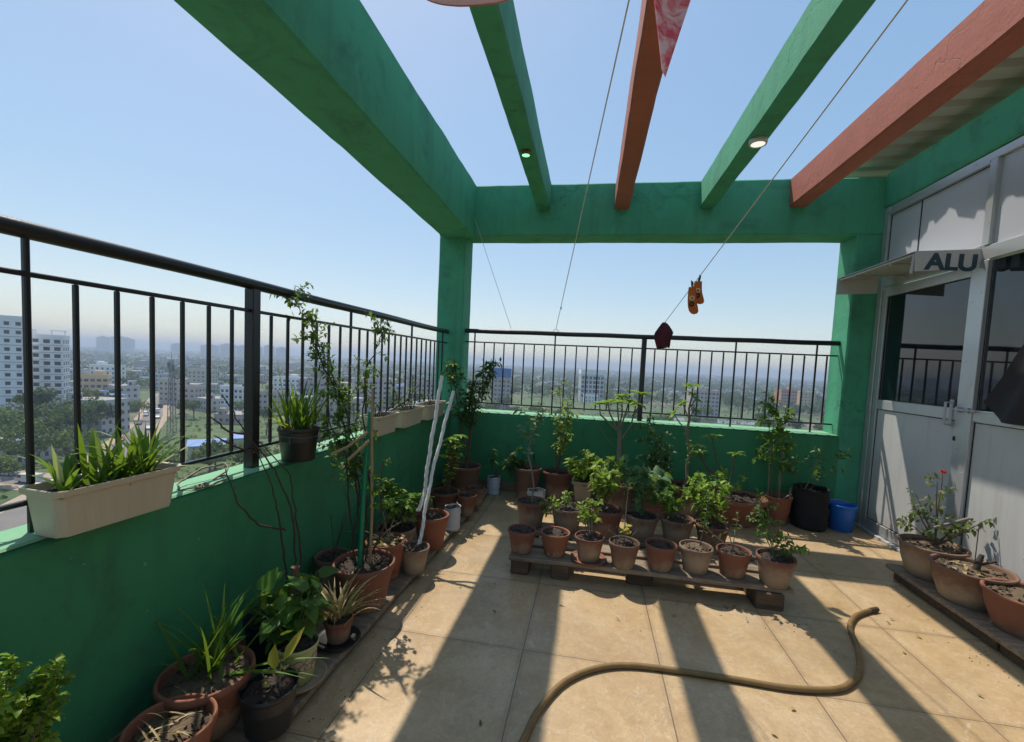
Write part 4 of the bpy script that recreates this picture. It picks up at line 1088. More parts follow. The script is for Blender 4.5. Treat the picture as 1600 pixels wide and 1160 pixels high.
mb.build('saucer', M['black_plastic'], label='dark tray on the plank under the dried spider plant', cat='saucer', loc=(-1.062, 1.80, ZL)); root.location.z = ZL + .007

root, rnd, zs = pot(-1.105, 2.11, ZL, .158, .235, 'biggest terracotta pot of the left row with a green pole and a tall scrambling vine', 'terra', group=LR, seed=47, clods=150)
pl = MB(); pl.tube([(-.02, -.02, zs - .1), (-.012, .0, zs + .42), (-.002, .03, zs + .80)], .0125, 10); pl.build('pole', M['pole_green'], root)
bs = MB(); bs.tube([(.03, .0, zs - .1), (.035, .0, zs + .3), (.025, .0, zs + .62), (.015, .01, zs + .92)], [.0085, .008, .0075, .006], 7)
bs.tube([(.0, .0, zs + .70), (-.07, -.07, zs + .63), (-.12, -.12, zs + .60)], .008, 7); bs.tube([(.02, -.02, zs + .66), (-.05, -.10, zs + .57)], .008, 7)
bs.build('cane', M['bamboo'], root)
st, lf = MB(), MB()
wood = []
for pts in (((-.03, .03, zs), (-.07, .06, zs + .25), (-.10, .06, zs + .48), (-.16, .05, zs + .7), (-.22, .05, zs + .9), (-.30, .02, zs + 1.08), (-.32, .0, zs + 1.20), (-.335, -.03, zs + 1.27), (-.37, -.08, zs + 1.33), (-.395, -.10, zs + 1.40)),
            ((-.03, .03, zs), (-.04, .08, zs + .25), (-.06, .07, zs + .5), (-.13, .04, zs + .75), (-.20, .03, zs + .93), (-.29, .06, zs + 1.05)),
            ((-.02, .04, zs), (-.0, .08, zs + .3), (-.03, .07, zs + .55), (-.08, .1, zs + .8), (-.10, .14, zs + 1.0), (-.05, .2, zs + 1.16), (-.06, .23, zs + 1.3)),
            ((-.0, .06, zs), (.05, .06, zs + .12), (.09, .04, zs + .24), (.06, .03, zs + .4), (.08, .02, zs + .55)), ((-.04, .0, zs), (-.11, .02, zs + .3), (-.12, .0, zs + .55), (-.20, -.02, zs + .75), (-.26, .05, zs + .9)),
            ((-.05, .03, zs + .3), (-.1, .1, zs + .45), (-.1, .0, zs + .6), (-.14, -.08, zs + .66))):
    P_ = [Vector(q) for q in pts]; D = []
    for i in range(len(P_) - 1):
        for s in range(5): D.append(P_[i].lerp(P_[i + 1], s / 5) + Vector((rnd.gauss(0, .005), rnd.gauss(0, .005), 0)))
    D.append(P_[-1]); wood.append(D); st.tube(D, taper(.0055, .002, len(D)), 6)
for wi, D in enumerate(wood):
    nt = (62, 34, 34, 12, 28, 22)[wi]; lo = (.34, .4, .42, .3, .4, .2)[wi]
    for t in range(nt):
        p, dd = path_at(D, lo + (1 - lo) * rnd.random()); tp = grow(rnd, p, (rnd.gauss(0, 1), rnd.gauss(0, 1), rnd.gauss(.1, .6)), rnd.uniform(.04, .12), 5, .2, -.02)
        st.tube(tp, .0011, 4, caps=False); leaves_on(lf, rnd, tp, .15, 1, rnd.randint(5, 9), .030, .018, .3, .3)
for t in range(40):                                            # dense bare tangle low down
    p, dd = path_at(wood[rnd.choice((0, 1, 4, 5))], rnd.uniform(.1, .5)); st.tube(grow(rnd, p, (rnd.gauss(0, 1), rnd.gauss(0, 1), rnd.gauss(0, .6)), rnd.uniform(.06, .16), 6, .3, -.02), .0010, 4, caps=False)
finish(root, st, lf, 'leaf', 'twig')
l2 = MB()
for q in range(12):
    p, dd = path_at(wood[0], rnd.uniform(.25, .5)); blade(l2, p, (rnd.gauss(0, 1), rnd.gauss(0, 1), .1), rnd.uniform(.05, .12), .009, 1.2, rnd)
o = l2.build('foliage', M['leaf_dry'], root); o['label'] = 'withered leaves on the vine'
root, rnd, zs = pot(-1.32, 2.17, ZL, .098, .215, 'dark terracotta pot wedged between the biggest pot and the parapet', 'terra_old', group=LR, seed=48)
st = MB(); [st.tube(grow(rnd, (0, 0, zs), (rnd.gauss(0, .3), rnd.gauss(0, .3), 1), .25, 6, .1, .02), .002, 5) for q in range(3)]; st.build('stem', M['twig'], root)
root, rnd, zs = pot(-1.135, 2.42, ZL, .118, .225, 'terracotta pot full of dry curled leaves just beyond the biggest pot', 'terra_new', group=LR, seed=49, soil='soil_dry', clods=150)
lf = MB(); st = MB()
for q in range(26): leaf(lf, (rnd.gauss(0, .05), rnd.gauss(0, .05), zs + .008), (rnd.gauss(0, 1), rnd.gauss(0, 1), .3), Vector((rnd.gauss(0, .6), rnd.gauss(0, .6), 1)), .05, .022, .5)
for q in range(4): st.tube(grow(rnd, (rnd.gauss(0, .03), rnd.gauss(0, .03), zs), (rnd.gauss(0, .5), rnd.gauss(0, .5), 1), .2, 6, .15, 0), .0035, 6)
finish(root, st, lf, 'leaf_dry', 'bark_pale')
root, rnd, zs = pot(-.997, 2.53, ZL, .093, .155, 'small pale terracotta pot at the plank edge with the cord ends hanging over it', 'terra_old', group=LR, seed=50)
root, rnd, zs = pot(-1.215, 2.74, ZL, .135, .18, 'wide dark pot with a low bush of glossy bright leaves by the left parapet', 'terra_old', group=LR, seed=51)
st, lf = MB(), MB()
for q in range(15):
    a = rnd.random() * 6.28; pts = grow(rnd, (rnd.gauss(0, .03), rnd.gauss(0, .03), zs), (math.cos(a) * .6, math.sin(a) * .6, 1), rnd.uniform(.16, .32), 6, .08, .06); st.tube(pts, .004, 6); rosette(rnd, lf, pts[-1], pts[-1] - pts[-2], 9, .075, .034); leaves_on(lf, rnd, pts, .4, .9, 5, .07, .03, .4)
finish(root, st, lf, 'leaf_bright', 'bark')
root, rnd, zs = pot(-1.025, 2.90, ZL, .122, .23, 'orange terracotta pot with a stubby cut stem on the outer edge of the plank', 'terra_new', group=LR, seed=52)
st, lf = MB(), MB(); st.tube([(-.03, 0, zs), (-.035, .0, zs + .07), (-.03, 0, zs + .10)], [.012, .010, .009], 7); rosette(rnd, lf, (-.03, 0, zs + .12), (0, 0, 1), 9, .055, .028)
st.tube([(.03, .02, zs), (.05, .03, zs + .06)], .004, 6); finish(root, st, lf, 'leaf_bright', 'bark')
root, rnd, zs = pot(-.98, 3.25, ZL, .068, .18, 'white plastic bag pot on the outer edge of the plank', 'white_plastic', 'bag', group=LR, seed=53, cat='planter')
root, rnd, zs = pot(-1.165, 3.62, ZL, .125, .18, 'terracotta pot with an upright bush of bright oval leaves, past the white bag', 'terra', group=LR, seed=54)
st, lf = MB(), MB()
for q in range(8):
    a = rnd.random() * 6.28; pts = grow(rnd, (rnd.gauss(0, .02), rnd.gauss(0, .02), zs), (math.cos(a) * .25, math.sin(a) * .25, 1), rnd.uniform(.3, .5), 7, .06, .05); st.tube(pts, .006, 6); leaves_on(lf, rnd, pts, .3, .95, 10, .075, .036, .4); rosette(rnd, lf, pts[-1], (0, 0, 1), 9, .075, .034)
finish(root, st, lf, 'leaf_bright', 'bark')
root, rnd, zs = pot(-.965, 3.60, ZL, .085, .175, 'small terracotta pot of bare soil near the corner, nearer of the two', 'terra', group=LR, seed=55)
root, rnd, zs = pot(-.95, 3.86, ZL, .082, .165, 'small terracotta pot close to the corner, farther of the two', 'terra', group=LR, seed=56)
root, rnd, zs = pot(-1.15, 4.15, ZL, .165, .29, 'large dark pot in the corner with two tall bushy stems', 'terra_old', group=LR, seed=57)
st, lf = MB(), MB()
for pts, hi in ((((.02, 0, zs), (.0, -.02, zs + .25), (-.06, -.02, zs + .5), (-.13, 0, zs + .8), (-.17, 0, zs + .97)), 1), (((.03, 0, zs), (.05, .0, zs + .3), (.08, 0, zs + .6), (.18, 0, zs + .85), (.23, 0, zs + 1.02)), 1), (((.03, 0, zs), (.03, .03, zs + .3), (.02, .0, zs + .6), (.04, .02, zs + .82)), 1)):
    D = [Vector(q) for q in pts]; D = [path_at(D, i / 14)[0] for i in range(15)]; st.tube(D, taper(.011, .004, 15), 7)
    for t in range(30):
        u = .40 + .0195 * t; p, dd = path_at(D, u); tp = grow(rnd, p, (rnd.gauss(0, 1), rnd.gauss(0, .8), .8), .11, 5, .1, .05); st.tube(tp, .002, 4, caps=False); leaves_on(lf, rnd, tp, .2, 1, 6, .066, .028, .5, .2)
    rosette(rnd, lf, D[-1], (0, 0, 1), 9, .08, .03)
finish(root, st, lf, 'leaf_dark', 'bark')
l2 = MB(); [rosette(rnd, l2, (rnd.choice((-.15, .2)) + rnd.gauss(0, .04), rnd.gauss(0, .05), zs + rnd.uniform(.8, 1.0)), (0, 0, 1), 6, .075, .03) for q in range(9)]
o = l2.build('foliage', M['leaf_bright'], root); o['label'] = 'brighter leaves at the top, sunlight put into their colour'  # sun on the bush top is painted by a brighter leaf colour
root, rnd, zs = pot(-.90, 4.40, .0, .07, .185, 'pale bag pot in the corner with large dull drooping leaves', 'white_plastic', 'bag', group=LR, seed=58)
st, lf = MB(), MB()
for q in range(8):
    a = rnd.uniform(-2.6, .8); pts = grow(rnd, (0, 0, zs), (math.cos(a) * .6 + .3, math.sin(a) * .3, 1), rnd.uniform(.2, .5), 6, .08, -.06); st.tube(pts, .003, 5); leaves_on(lf, rnd, pts, .5, 1, 4, .10, .065, .1, 1.1, heart=True)
finish(root, st, lf, 'leaf_dark', 'stem_green')

# bush in the near left corner
root, rnd, zs = pot(-1.21, .75, .0, .11, .22, 'sunlit bushy shrub of small leaves at the near left corner', 'terra', group=LR, seed=59)
st, lf = MB(), MB()
shrub(rnd, st, lf, (-.03, -.01, zs), 16, .41, .07, .020, .014, 13, .055, 10, .004, .3, .2, 9)
finish(root, st, lf, 'leaf_bright', 'bark')

# ------------------------------------------------------------------ three large pots by the partition
TR = 'large terracotta pots on the plank by the white panel'
ZR = .087
root, rnd, zs = pot(2.262, 3.265, ZR, .175, .215, 'large worn pot with a rose bush bearing one red flower', 'terra_old', 'plain', group=TR, seed=61, soil='soil_dry', clods=150)
st, lf = MB(), MB(); tips = []
for d, L in (((-.05, .1, 1), .42), ((.0, .1, 1), .48), ((-.5, -.1, .8), .3), ((-.3, .2, 1), .34), ((.75, -.25, .8), .32), ((.5, -.1, .7), .25), ((-.6, .1, .5), .22), ((.3, -.3, .6), .22)):
    pts = grow(rnd, (.03, .02, zs), d, L, 8, .07, .02); st.tube(pts, taper(.0055, .002, 9), 6); tips.append(pts[-1])
    for t in range(5):
        p, dd = path_at(pts, .35 + .14 * t); tp = grow(rnd, p, (rnd.gauss(0, 1), rnd.gauss(0, .8), .3), .08, 4, .12, .02); st.tube(tp, .0012, 4, caps=False); leaves_on(lf, rnd, tp, .2, 1, 5, .042, .024, .35, .3)
sk = MB(); sk.tube([(-.02, -.02, zs + .13), (.15, -.05, zs + .22)], .009, 7); sk.build('stake', M['bark_pale'], root)
finish(root, st, lf, 'leaf_rose', 'bark')
fl = MB(); fp = tips[1]
for q in range(14): leaf(fl, fp + Vector((0, 0, .004)), (rnd.gauss(0, .8), rnd.gauss(0, .8), .8), Vector((rnd.gauss(0, 1), rnd.gauss(0, 1), .3)), .024, .022, -.3)
fl.build('flower', M['petal'], root)
root, rnd, zs = pot(2.25, 2.945, ZR, .185, .205, 'large flared pot with a bare stub and one thin shoot, middle of the right plank', 'terra_old', 'plain', group=TR, seed=62, soil='soil_dry', clods=150)
st, lf = MB(), MB(); st.tube([(.02, 0, zs), (.03, 0, zs + .05), (.05, .01, zs + .09)], [.02, .016, .012], 7); st.tube([(.01, 0, zs), (.01, 0, zs + .25)], .0025, 5); st.tube([(.03, 0, zs + .03), (.1, -.02, zs + .07)], .007, 6)
for q in range(8): leaf(lf, (rnd.gauss(-.05, .05), rnd.gauss(0, .05), zs + .01), (rnd.gauss(0, 1), rnd.gauss(0, 1), .2), Vector((0, 0, 1)), .06, .02, .4)
finish(root, st, lf, 'leaf_dry', 'twig')
root, rnd, zs = pot(2.295, 2.64, ZR, .185, .20, 'large reddish pot with a curved leafless-looking sapling, near end of the right plank', 'terra', 'plain', group=TR, seed=63, soil='soil_dry', clods=150)
st, lf = MB(), MB(); pts = [Vector(q) for q in ((.0, 0, zs), (.01, .0, zs + .06), (.05, .0, zs + .11), (.06, .01, zs + .16), (.02, .03, zs + .22))]; st.tube(pts, taper(.006, .002, 5), 6)
leaves_on(lf, rnd, pts, .6, 1, 8, .055, .028, .3, .2); finish(root, st, lf, 'leaf', 'bark')

# ------------------------------------------------------------------ on the parapet
def trough(name, cx, cy, rz, L, label, w=.14, h=.13, group=None):
    root = empty(name, (cx, cy, PT + .011), label, 'planter', group, rz)
    mb = MB()
    def rr(a, b, c, z): return [(-a + c, -b, z), (a - c, -b, z), (a, -b + c, z), (a, b - c, z), (a - c, b, z), (-a + c, b, z), (-a, b - c, z), (-a, -b + c, z)]
    a, b = w / 2, L / 2
    def fl(k, z):   # fluted wall ring: many points around
        pts = []; base = rr(a * k, b - a * (1 - k), .018, z)
        n = len(base)
        for i in range(n):
            p, q = Vector(base[i]), Vector(base[(i + 1) % n]); s = max(1, int((q - p).length / .012))
            for j in range(s): pts.append(p.lerp(q, j / s))
        return pts
    def ringn(k, z, cnt, flute=0.0):
        base = rr(a * k, b - a * (1 - k), .018, z); n = len(base); per = [0]
        for i in range(n): per.append(per[-1] + (Vector(base[(i + 1) % n]) - Vector(base[i])).length)
        out = []
        for s in range(cnt):
            d = per[-1] * s / cnt; i = max(j for j in range(n) if per[j] <= d + 1e-9)
            p = Vector(base[i]).lerp(Vector(base[(i + 1) % n]), (d - per[i]) / max(1e-6, per[i + 1] - per[i]))
            f = 1 + flute * (1 if (s // 3) % 2 else 0); out.append((p.x * f, p.y * (1 + flute * .3 * (1 if (s // 3) % 2 else 0)), p.z))
        return out
    N = 132
    rows = [ringn(.74, .006, N), ringn(.76, .0, N), ringn(.78, .008, N, .012), ringn(.91, h - .028, N, .012), ringn(.93, h - .022, N), ringn(1.03, h - .018, N), ringn(1.07, h - .002, N), ringn(1.05, h, N), ringn(.95, h - .002, N), ringn(.9, h - .03, N), ringn(.84, h * .5, N)]
    mb.grid(rows, 0, False, True); mb.face(list(reversed(rows[0])))
    mb.build('trough', M['cream_plastic'], root)
    s = MB(); rnd = random.Random(int(cy * 100))
    s.grid([[(-a * .9 + 2 * a * .9 * i / 6, -b * .93 + 2 * b * .93 * j / 20, h * .80 + .008 * noise1(Vector((i * .9, j * .7, cy)))) for i in range(7)] for j in range(21)])
    for q in range(40): 
        c = (rnd.uniform(-a * .8, a * .8), rnd.uniform(-b * .85, b * .85), h * .8 + .004); z = rnd.uniform(.004, .01)
        s.bbox(c[0] - z, c[0] + z, c[1] - z, c[1] + z, c[2] - z, c[2] + z, z * .4)
    s.build('soil', M['soil'], root)
    return root, rnd, h * .8
TG = 'cream plastic troughs on the left parapet'
root, rnd, zs = trough('planter_trough', -1.418, 1.105, -.06, .35, 'cream plastic trough full of green strap leaves at the left edge', .145, .135, TG)
lf = MB()
for (cy, n, Lm) in ((-.11, 12, .13), (-.04, 16, .20), (.03, 14, .17), (.10, 30, .20)):
    for q in range(n):
        a = rnd.random() * 6.28; s = rnd.uniform(.15, .95)
        blade(lf, (rnd.gauss(0, .014), cy + rnd.gauss(0, .014), zs - .005), (math.cos(a) * s, math.sin(a) * s, 1), Lm * rnd.uniform(.55, 1.25), rnd.uniform(.014, .024), rnd.uniform(.2, 1.5), rnd, fold=.18)
finish(root, None, lf, 'blade')
l2 = MB(); blade(l2, (.0, .10, zs), (.1, 1.0, .55), .24, .012, .3, rnd); blade(l2, (.01, .12, zs), (.5, 1.0, .3), .12, .012, .5, rnd); blade(l2, (.0, -.12, zs), (.1, -.2, 1), .15, .022, .1, rnd); blade(l2, (-.02, -.01, zs), (.0, -.1, 1), .17, .028, .1, rnd)
o = l2.build('foliage', M['blade_varieg'], root); o['label'] = 'pale and yellowing strap leaves'
root, rnd, zs = pot(-1.408, 1.985, PT + .010, .098, .165, 'black plastic pot of long grassy leaves wired to the railing on the parapet', 'black_plastic', 'plastic', seed=71)
lf = MB()
for q in range(58):
    a = rnd.random() * 6.28; s = rnd.uniform(.05, .6)
    blade(lf, (rnd.gauss(0, .035), rnd.gauss(0, .035), zs - .01), (math.cos(a) * s, math.sin(a) * s, 1), rnd.uniform(.12, .30), rnd.uniform(.014, .022), rnd.uniform(.1, 1.3), rnd)
blade(lf, (-.03, -.04, zs), (-.1, -.12, 1), .36, .016, .05, rnd)
finish(root, None, lf, 'blade')
l2 = MB()
for q in range(5): a = rnd.uniform(2, 5); blade(l2, (.05 * math.cos(a), .05 * math.sin(a), zs), (math.cos(a), math.sin(a), .8), rnd.uniform(.1, .18), .014, .8, rnd)
blade(l2, (.04, .05, zs), (.2, .3, 1), .17, .02, .2, rnd)
o = l2.build('foliage', M['leaf_yellow'], root); o['label'] = 'browning outer leaves'
wr = MB(); wr.tube([(.0985 * math.cos(a), .0985 * math.sin(a), .125 + .002 * math.sin(3 * a)) for a in [2 * PI * i / 40 for i in range(41)]], .0014, 4, caps=False); wr.tube([(.02, -.097, .125), (.022, -.099, .095)], .0014, 4); wr.build('wire', M['wire'], root)
for i, (y, L, lb) in enumerate(((2.86, .32, 'cream trough with cut stubs on the left parapet, nearest of the far three'), (3.32, .40, 'cream trough with thin upright shoots on the left parapet, middle of the far three'), (3.86, .48, 'cream trough farthest along the left parapet, by the corner column'))):
    root, rnd, zs = trough('planter_trough', -1.408, y, .02 * i, L, lb, .145, .135, TG)
    st, lf = MB(), MB()
    for q in range((6, 10, 5)[i]):
        yy = rnd.uniform(-L * .4, L * .4); pts = grow(rnd, (rnd.gauss(0, .02), yy, zs), (rnd.gauss(0, .3), rnd.gauss(0, .3), 1), rnd.uniform(.08, .3 if i == 1 else .18), 6, .1, .03); st.tube(pts, .0028, 5)
        if i == 1 or q % 2: leaves_on(lf, rnd, pts, .5, 1, 7, .035, .018, .4)
    if i == 0:
        for q in range(3): st.tube(grow(rnd, (0, -.05 + .05 * q, zs), (.5, .5, .5), .3, 7, .08, .0), .003, 5)
    finish(root, st, lf, 'leaf', 'twig')
# loop of old wire lying on the parapet
wr = MB(); rnd = random.Random(9); W_ = []
for i in range(46):
    a = i / 45 * 2 * PI * 1.35
    W_.append((-1.475 + .045 * math.cos(a) + .005 * rnd.gauss(0, .5), 1.50 + .105 * math.sin(a), PT + .012 + .05 * max(0, math.sin(a * .5 + .6)) ** 2 + .004 * math.sin(a * 5)))
wr.tube(W_, .0038, 6)
wr.tube([(-1.445 + .012 * math.cos(a * 3), 1.43 + a * .01, PT + .012 + .008 * math.sin(a * 3)) for a in [i * .25 for i in range(26)]], .0035, 5)
wr.build('wire_loop', M['wire'], label='twisted loop of old wire lying on the parapet beside the trough', cat='wire')

# ------------------------------------------------------------------ white cords leaning in the corner of the left row
def cord(pts, r, name, label):
    P_ = [Vector(q) for q in pts]; n = 60; D = [path_at(P_, i / n)[0] + Vector((.0018 * math.sin(i * .5), .0018 * math.cos(i * .43), 0)) for i in range(n + 1)]
    mb = MB()
    for k in range(3):
        Q = [p + Vector((r * .55 * math.cos(i * .55 + k * 2.09), r * .55 * math.sin(i * .55 + k * 2.09), 0)) for i, p in enumerate(D)]
        mb.tube(Q, [r * .62 * (1.15 if i > n - 5 else 1) for i in range(n + 1)], 7)
    mb.build(name, M['cord_white'], label=label, cat='cord')
cord(((-1.03, 3.02, 1.235), (-1.03, 2.92, .95), (-1.035, 2.82, .66), (-1.03, 2.76, .46), (-1.045, 2.70, .36)), .012, 'white_cord', 'shorter thick white cord hanging by the left row of pots, the upper left one')
cord(((-.95, 3.05, 1.13), (-.975, 2.93, .86), (-.995, 2.80, .60), (-.995, 2.68, .36), (-.985, 2.60, .22), (-.995, 2.53, .10)), .011, 'white_cord', 'longer thick white cord hanging by the left row of pots, down over the pale pot')

# ------------------------------------------------------------------ hose on the floor
H_ = [(-.30, .95), (-.23, 1.25), (-.162, 1.478), (-.124, 1.636), (-.036, 1.816), (.098, 1.938), (.255, 1.998), (.464, 2.012), (.706, 2.014), (.91, 2.011), (1.10, 2.045), (1.211, 2.114), (1.30, 2.22), (1.393, 2.41), (1.452, 2.591), (1.541, 2.72), (1.64, 2.80), (1.726, 2.849)]
def catmull(P, n=8):
    P = [Vector((p[0], p[1], 0)) for p in P]; out = []
    for i in range(len(P) - 1):
        a, b, c, d = P[max(i - 1, 0)], P[i], P[i + 1], P[min(i + 2, len(P) - 1)]
        for s in range(n):
            t = s / n; out.append(.5 * ((2 * b) + (c - a) * t + (2 * a - 5 * b + 4 * c - d) * t * t + (3 * b - a - 3 * c + d) * t ** 3))
    out.append(P[-1]); return out
hp = [Vector((p.x, p.y, .0142)) for p in catmull(H_)]
hs = empty('garden_hose', hp[-1], 'ochre garden hose snaking across the sunlit tiles', 'hose')
mb = MB(); mb.tube([p - hp[-1] for p in hp], [.0128 + .0007 * noise1(Vector((i * .21, 1, 1))) for i in range(len(hp))], 12); mb.build('tube', M['hose'], hs)
d = (hp[-1] - hp[-2]).normalized(); mb = MB(); mb.tube([-d * .055, -d * .004, d * .004], [.0150, .0150, .0138], 12); mb.build('end_fitting', simple('dark_fitting', (.06, .04, .025), .6), hs)

# fallen leaves on the floor
fl = MB(); rnd = random.Random(31)
for (x, y) in ((-.62, 1.75), (1.62, 2.45), (2.05, 2.0), (1.3, 2.35), (.9, 1.9), (-.7, 3.9), (-.62, 3.7), (-.66, 4.1), (.2, 3.65), (.55, 2.5), (1.8, 2.6), (-.1, 2.45), (.75, 1.75)):
    l1 = MB(); leaf(l1, (0, 0, .004), (rnd.gauss(0, 1), rnd.gauss(0, 1), .12), Vector((0, 0, 1)), rnd.uniform(.02, .04), .016, -.2)
    l1.build('fallen_leaf', M['leaf_dry'], label='small dry leaf lying on the terrace tiles', cat='leaf', group='dry leaves fallen on the tiles', loc=(x, y, 0))

cr = MB(); rnd = random.Random(61)
for k in range(520):
    if rnd.random() < .5: x, y = rnd.uniform(-.5, 1.3), 2.68 + rnd.choice((-1, 1)) * abs(rnd.gauss(0, .13)) + (.85 if rnd.random() < .5 else 0)
    elif rnd.random() < .7: y = rnd.uniform(1.4, 4.4); x = -.99 + .03 * (y - 1.4) + abs(rnd.gauss(0, .09))
    else: y = rnd.uniform(2.2, 3.4); x = 2.06 - abs(rnd.gauss(0, .08))
    z = rnd.uniform(.0015, .005); a = rnd.random() * 3
    cr.face([(x + z * math.cos(a + i * 2.1), y + z * math.sin(a + i * 2.1), .0012) for i in range(3)], 0)
    for i in range(3): cr.face([(x + z * math.cos(a + i * 2.1), y + z * math.sin(a + i * 2.1), .0012), (x + z * math.cos(a + (i + 1) * 2.1), y + z * math.sin(a + (i + 1) * 2.1), .0012), (x, y, z)], 0)
cr.build('soil_crumbs', M['soil_dry'], label='crumbs of spilled soil on the tiles around the pots', cat='soil', kind='stuff')
for k in range(22):
    x, y = (rnd.uniform(-.85, 1.9), rnd.uniform(1.5, 4.3)) if k % 2 else (rnd.uniform(-.6, 1.5), rnd.gauss(2.6, .15))
    l1 = MB(); leaf(l1, (0, 0, .004), (rnd.gauss(0, 1), rnd.gauss(0, 1), .15), Vector((rnd.gauss(0, .2), rnd.gauss(0, .2), 1)), rnd.uniform(.015, .035), .013, -.25)
    l1.build('fallen_leaf', M['leaf_dry'] if k % 3 else M['leaf_rose'], label='small dry leaf lying on the terrace tiles', cat='leaf', group='dry leaves fallen on the tiles', loc=(x, y, 0))

# ------------------------------------------------------------------ the town far below
def ground_mat():
    t = NT('town_ground'); v = t.pos()
    n = t.noise(v, .012, 8, .6); n2 = t.noise(v, .09, 6, .65)
    g = t.ramp(n2, [(.3, (.035, .06, .02)), (.55, (.07, .11, .03)), (.75, (.14, .16, .06))])
    e = t.ramp(n2, [(.3, (.12, .10, .07)), (.7, (.22, .18, .13))])
    c = t.mix(t.ramp(n, [(.50, 0.0), (.62, 1.0)]), g, e)
    t.base(c); t.rough(.95); return t.m
def meadow_mat():
    t = NT('meadow_grass'); v = t.pos()
    n2 = t.noise(v, .07, 7, .7); n3 = t.noise(v, .5, 5, .7)
    c = t.ramp(n2, [(.28, (.035, .06, .018)), (.5, (.075, .12, .03)), (.72, (.15, .18, .06))])
    c = t.mix(t.math('MULTIPLY', t.ramp(n3, [(.45, 0.0), (.6, 1.0)]), .5), c, (.035, .06, .02))
    t.base(c); t.rough(.95); return t.m
gnd = MB()
G_N = 12; G_R = 5200
gnd.face([(-G_R, -G_R, GZ), (G_R, -G_R, GZ), (G_R, G_R, GZ), (-G_R, G_R, GZ)])
gnd.build('ground', ground_mat(), kind='structure')
def blob_sheet(name, cx, cy, rx, ry, rz, z, mat, seed, n=48, jag=.2):
    mb = MB(); P_ = []
    for i in range(n):
        a = 2 * PI * i / n; k = 1 + jag * noise1(Vector((math.cos(a) * 1.7, math.sin(a) * 1.7, seed))) + jag * .4 * noise1(Vector((math.cos(a) * 5, math.sin(a) * 5, seed)))
        x, y = rx * k * math.cos(a), ry * k * math.sin(a)
        P_.append((cx + x * math.cos(rz) - y * math.sin(rz), cy + x * math.sin(rz) + y * math.cos(rz), z))
    mb.face(P_); return mb.build(name, mat, kind='structure')
MEADOW = meadow_mat()
MEADOWS = [(-136, 150, 28, 42, -.6), (10, 335, 70, 72, .1), (125, 385, 60, 30, .1), (-48, 395, 26, 40, .2)]
for i, (x, y, a, b, r) in enumerate(MEADOWS): blob_sheet('meadow', x, y, a, b, r, GZ + .05 + .004 * i, MEADOW, i * 3.1)
WATER = (95, 322, 46, 12, .08)
t = NT('pond_water'); t.base((.05, .055, .05)); t.rough(.08); t.bump(t.noise(t.pos(), .6, 4), .05, .3)
blob_sheet('water', *WATER, GZ + .09, t.m, 9.0)
def strip(name, pts, w, z, mat):
    mb = MB(); P_ = [Vector((p[0], p[1], z)) for p in pts]; rows = []
    for i, p in enumerate(P_):
        d = (P_[min(i + 1, len(P_) - 1)] - P_[max(i - 1, 0)]).normalized(); s = Vector((-d.y, d.x, 0)) * w / 2
        rows.append([p + s, p - s])
    mb.grid(rows, 0, False); return mb.build(name, mat, kind='structure')
ROAD = [(-86, 36), (-104, 64), (-124, 93), (-165, 138), (-205, 180), (-234, 206), (-290, 262), (-330, 330)]
SIDE = [(-240, 72), (-160, 82), (-108, 84)]
dust = simple('dusty_verge', (.36, .28, .20), .95, var=.3, scale=.2, world_co=True)
asph = simple('worn_asphalt', (.17, .155, .14), .9, var=.3, scale=.3, world_co=True)
strip('verge', ROAD, 12.5, GZ + .10, dust); strip('road', ROAD, 7, GZ + .11, asph)
strip('verge', SIDE, 13, GZ + .095, dust); strip('road', SIDE, 6.5, GZ + .105, asph)

def facade(name, wall, glass=(.06, .065, .075), roofc=None, sx=2.7, sz=3.0):
    """wall paint with stains; far houses also get small dark window openings drawn by position"""
    t = NT(name); v = t.obj(); x = t.sep(v)
    nrm = t.sep(t.new("ShaderNodeNewGeometry").outputs["Normal"])
    n = t.noise(v, .4, 5, .6)
    c = t.mix(n, tuple(k * .78 for k in wall), tuple(min(1, k * 1.1) for k in wall))
    hx = t.math('FRACT', t.math('DIVIDE', t.math('ADD', x[0], x[1]), sx)); hz = t.math('FRACT', t.math('DIVIDE', x[2], sz))
    w = t.math('MULTIPLY', t.math('MULTIPLY', t.math('GREATER_THAN', hx, .56), t.math('GREATER_THAN', hz, .38)), t.math('LESS_THAN', hz, .82))
    w = t.math('MULTIPLY', w, t.math('LESS_THAN', t.math('ABSOLUTE', nrm[2]), .5))
    c = t.mix(w, c, glass)
    top = t.math('GREATER_THAN', nrm[2], .5)
    c = t.mix(top, c, roofc or (.30, .28, .26)); t.base(c); t.rough(.85); return t.m
W_WHITE = simple('tower_white', (.82, .82, .83), .8, var=.12, scale=.3)
W_GREY = simple('tower_grey', (.40, .41, .44), .8, var=.1, scale=.3)
W_CREAM = simple('ochre_wall', (.62, .46, .26), .85, var=.15, scale=.4)
W_PINK = simple('pinkish_wall', (.50, .42, .38), .85, var=.2, scale=.4)
W_MAUVE = simple('mauve_grey_wall', (.36, .32, .31), .85, var=.2, scale=.4)
W_BEIGE = simple('beige_wall', (.50, .46, .38), .85, var=.2, scale=.4)
W_ROOF = simple('flat_roof', (.30, .28, .25), .9, var=.2, scale=.3)
t = NT('window_dark')
t.base(t.mix(t.new("ShaderNodeObjectInfo").outputs["Random"], (.02, .024, .03), (.12, .12, .13))); t.rough(.3); W_WIN = t.m
W_BLUE = simple('blue_cladding', (.03, .13, .38), .6, var=.15, scale=.5)
W_ORANGE = simple('orange_wall', (.50, .24, .14), .85, var=.15, scale=.4)
W_METAL = simple('metal_cladding', (.52, .55, .58), .5, .2, var=.15, scale=.6)
win_cache = {}
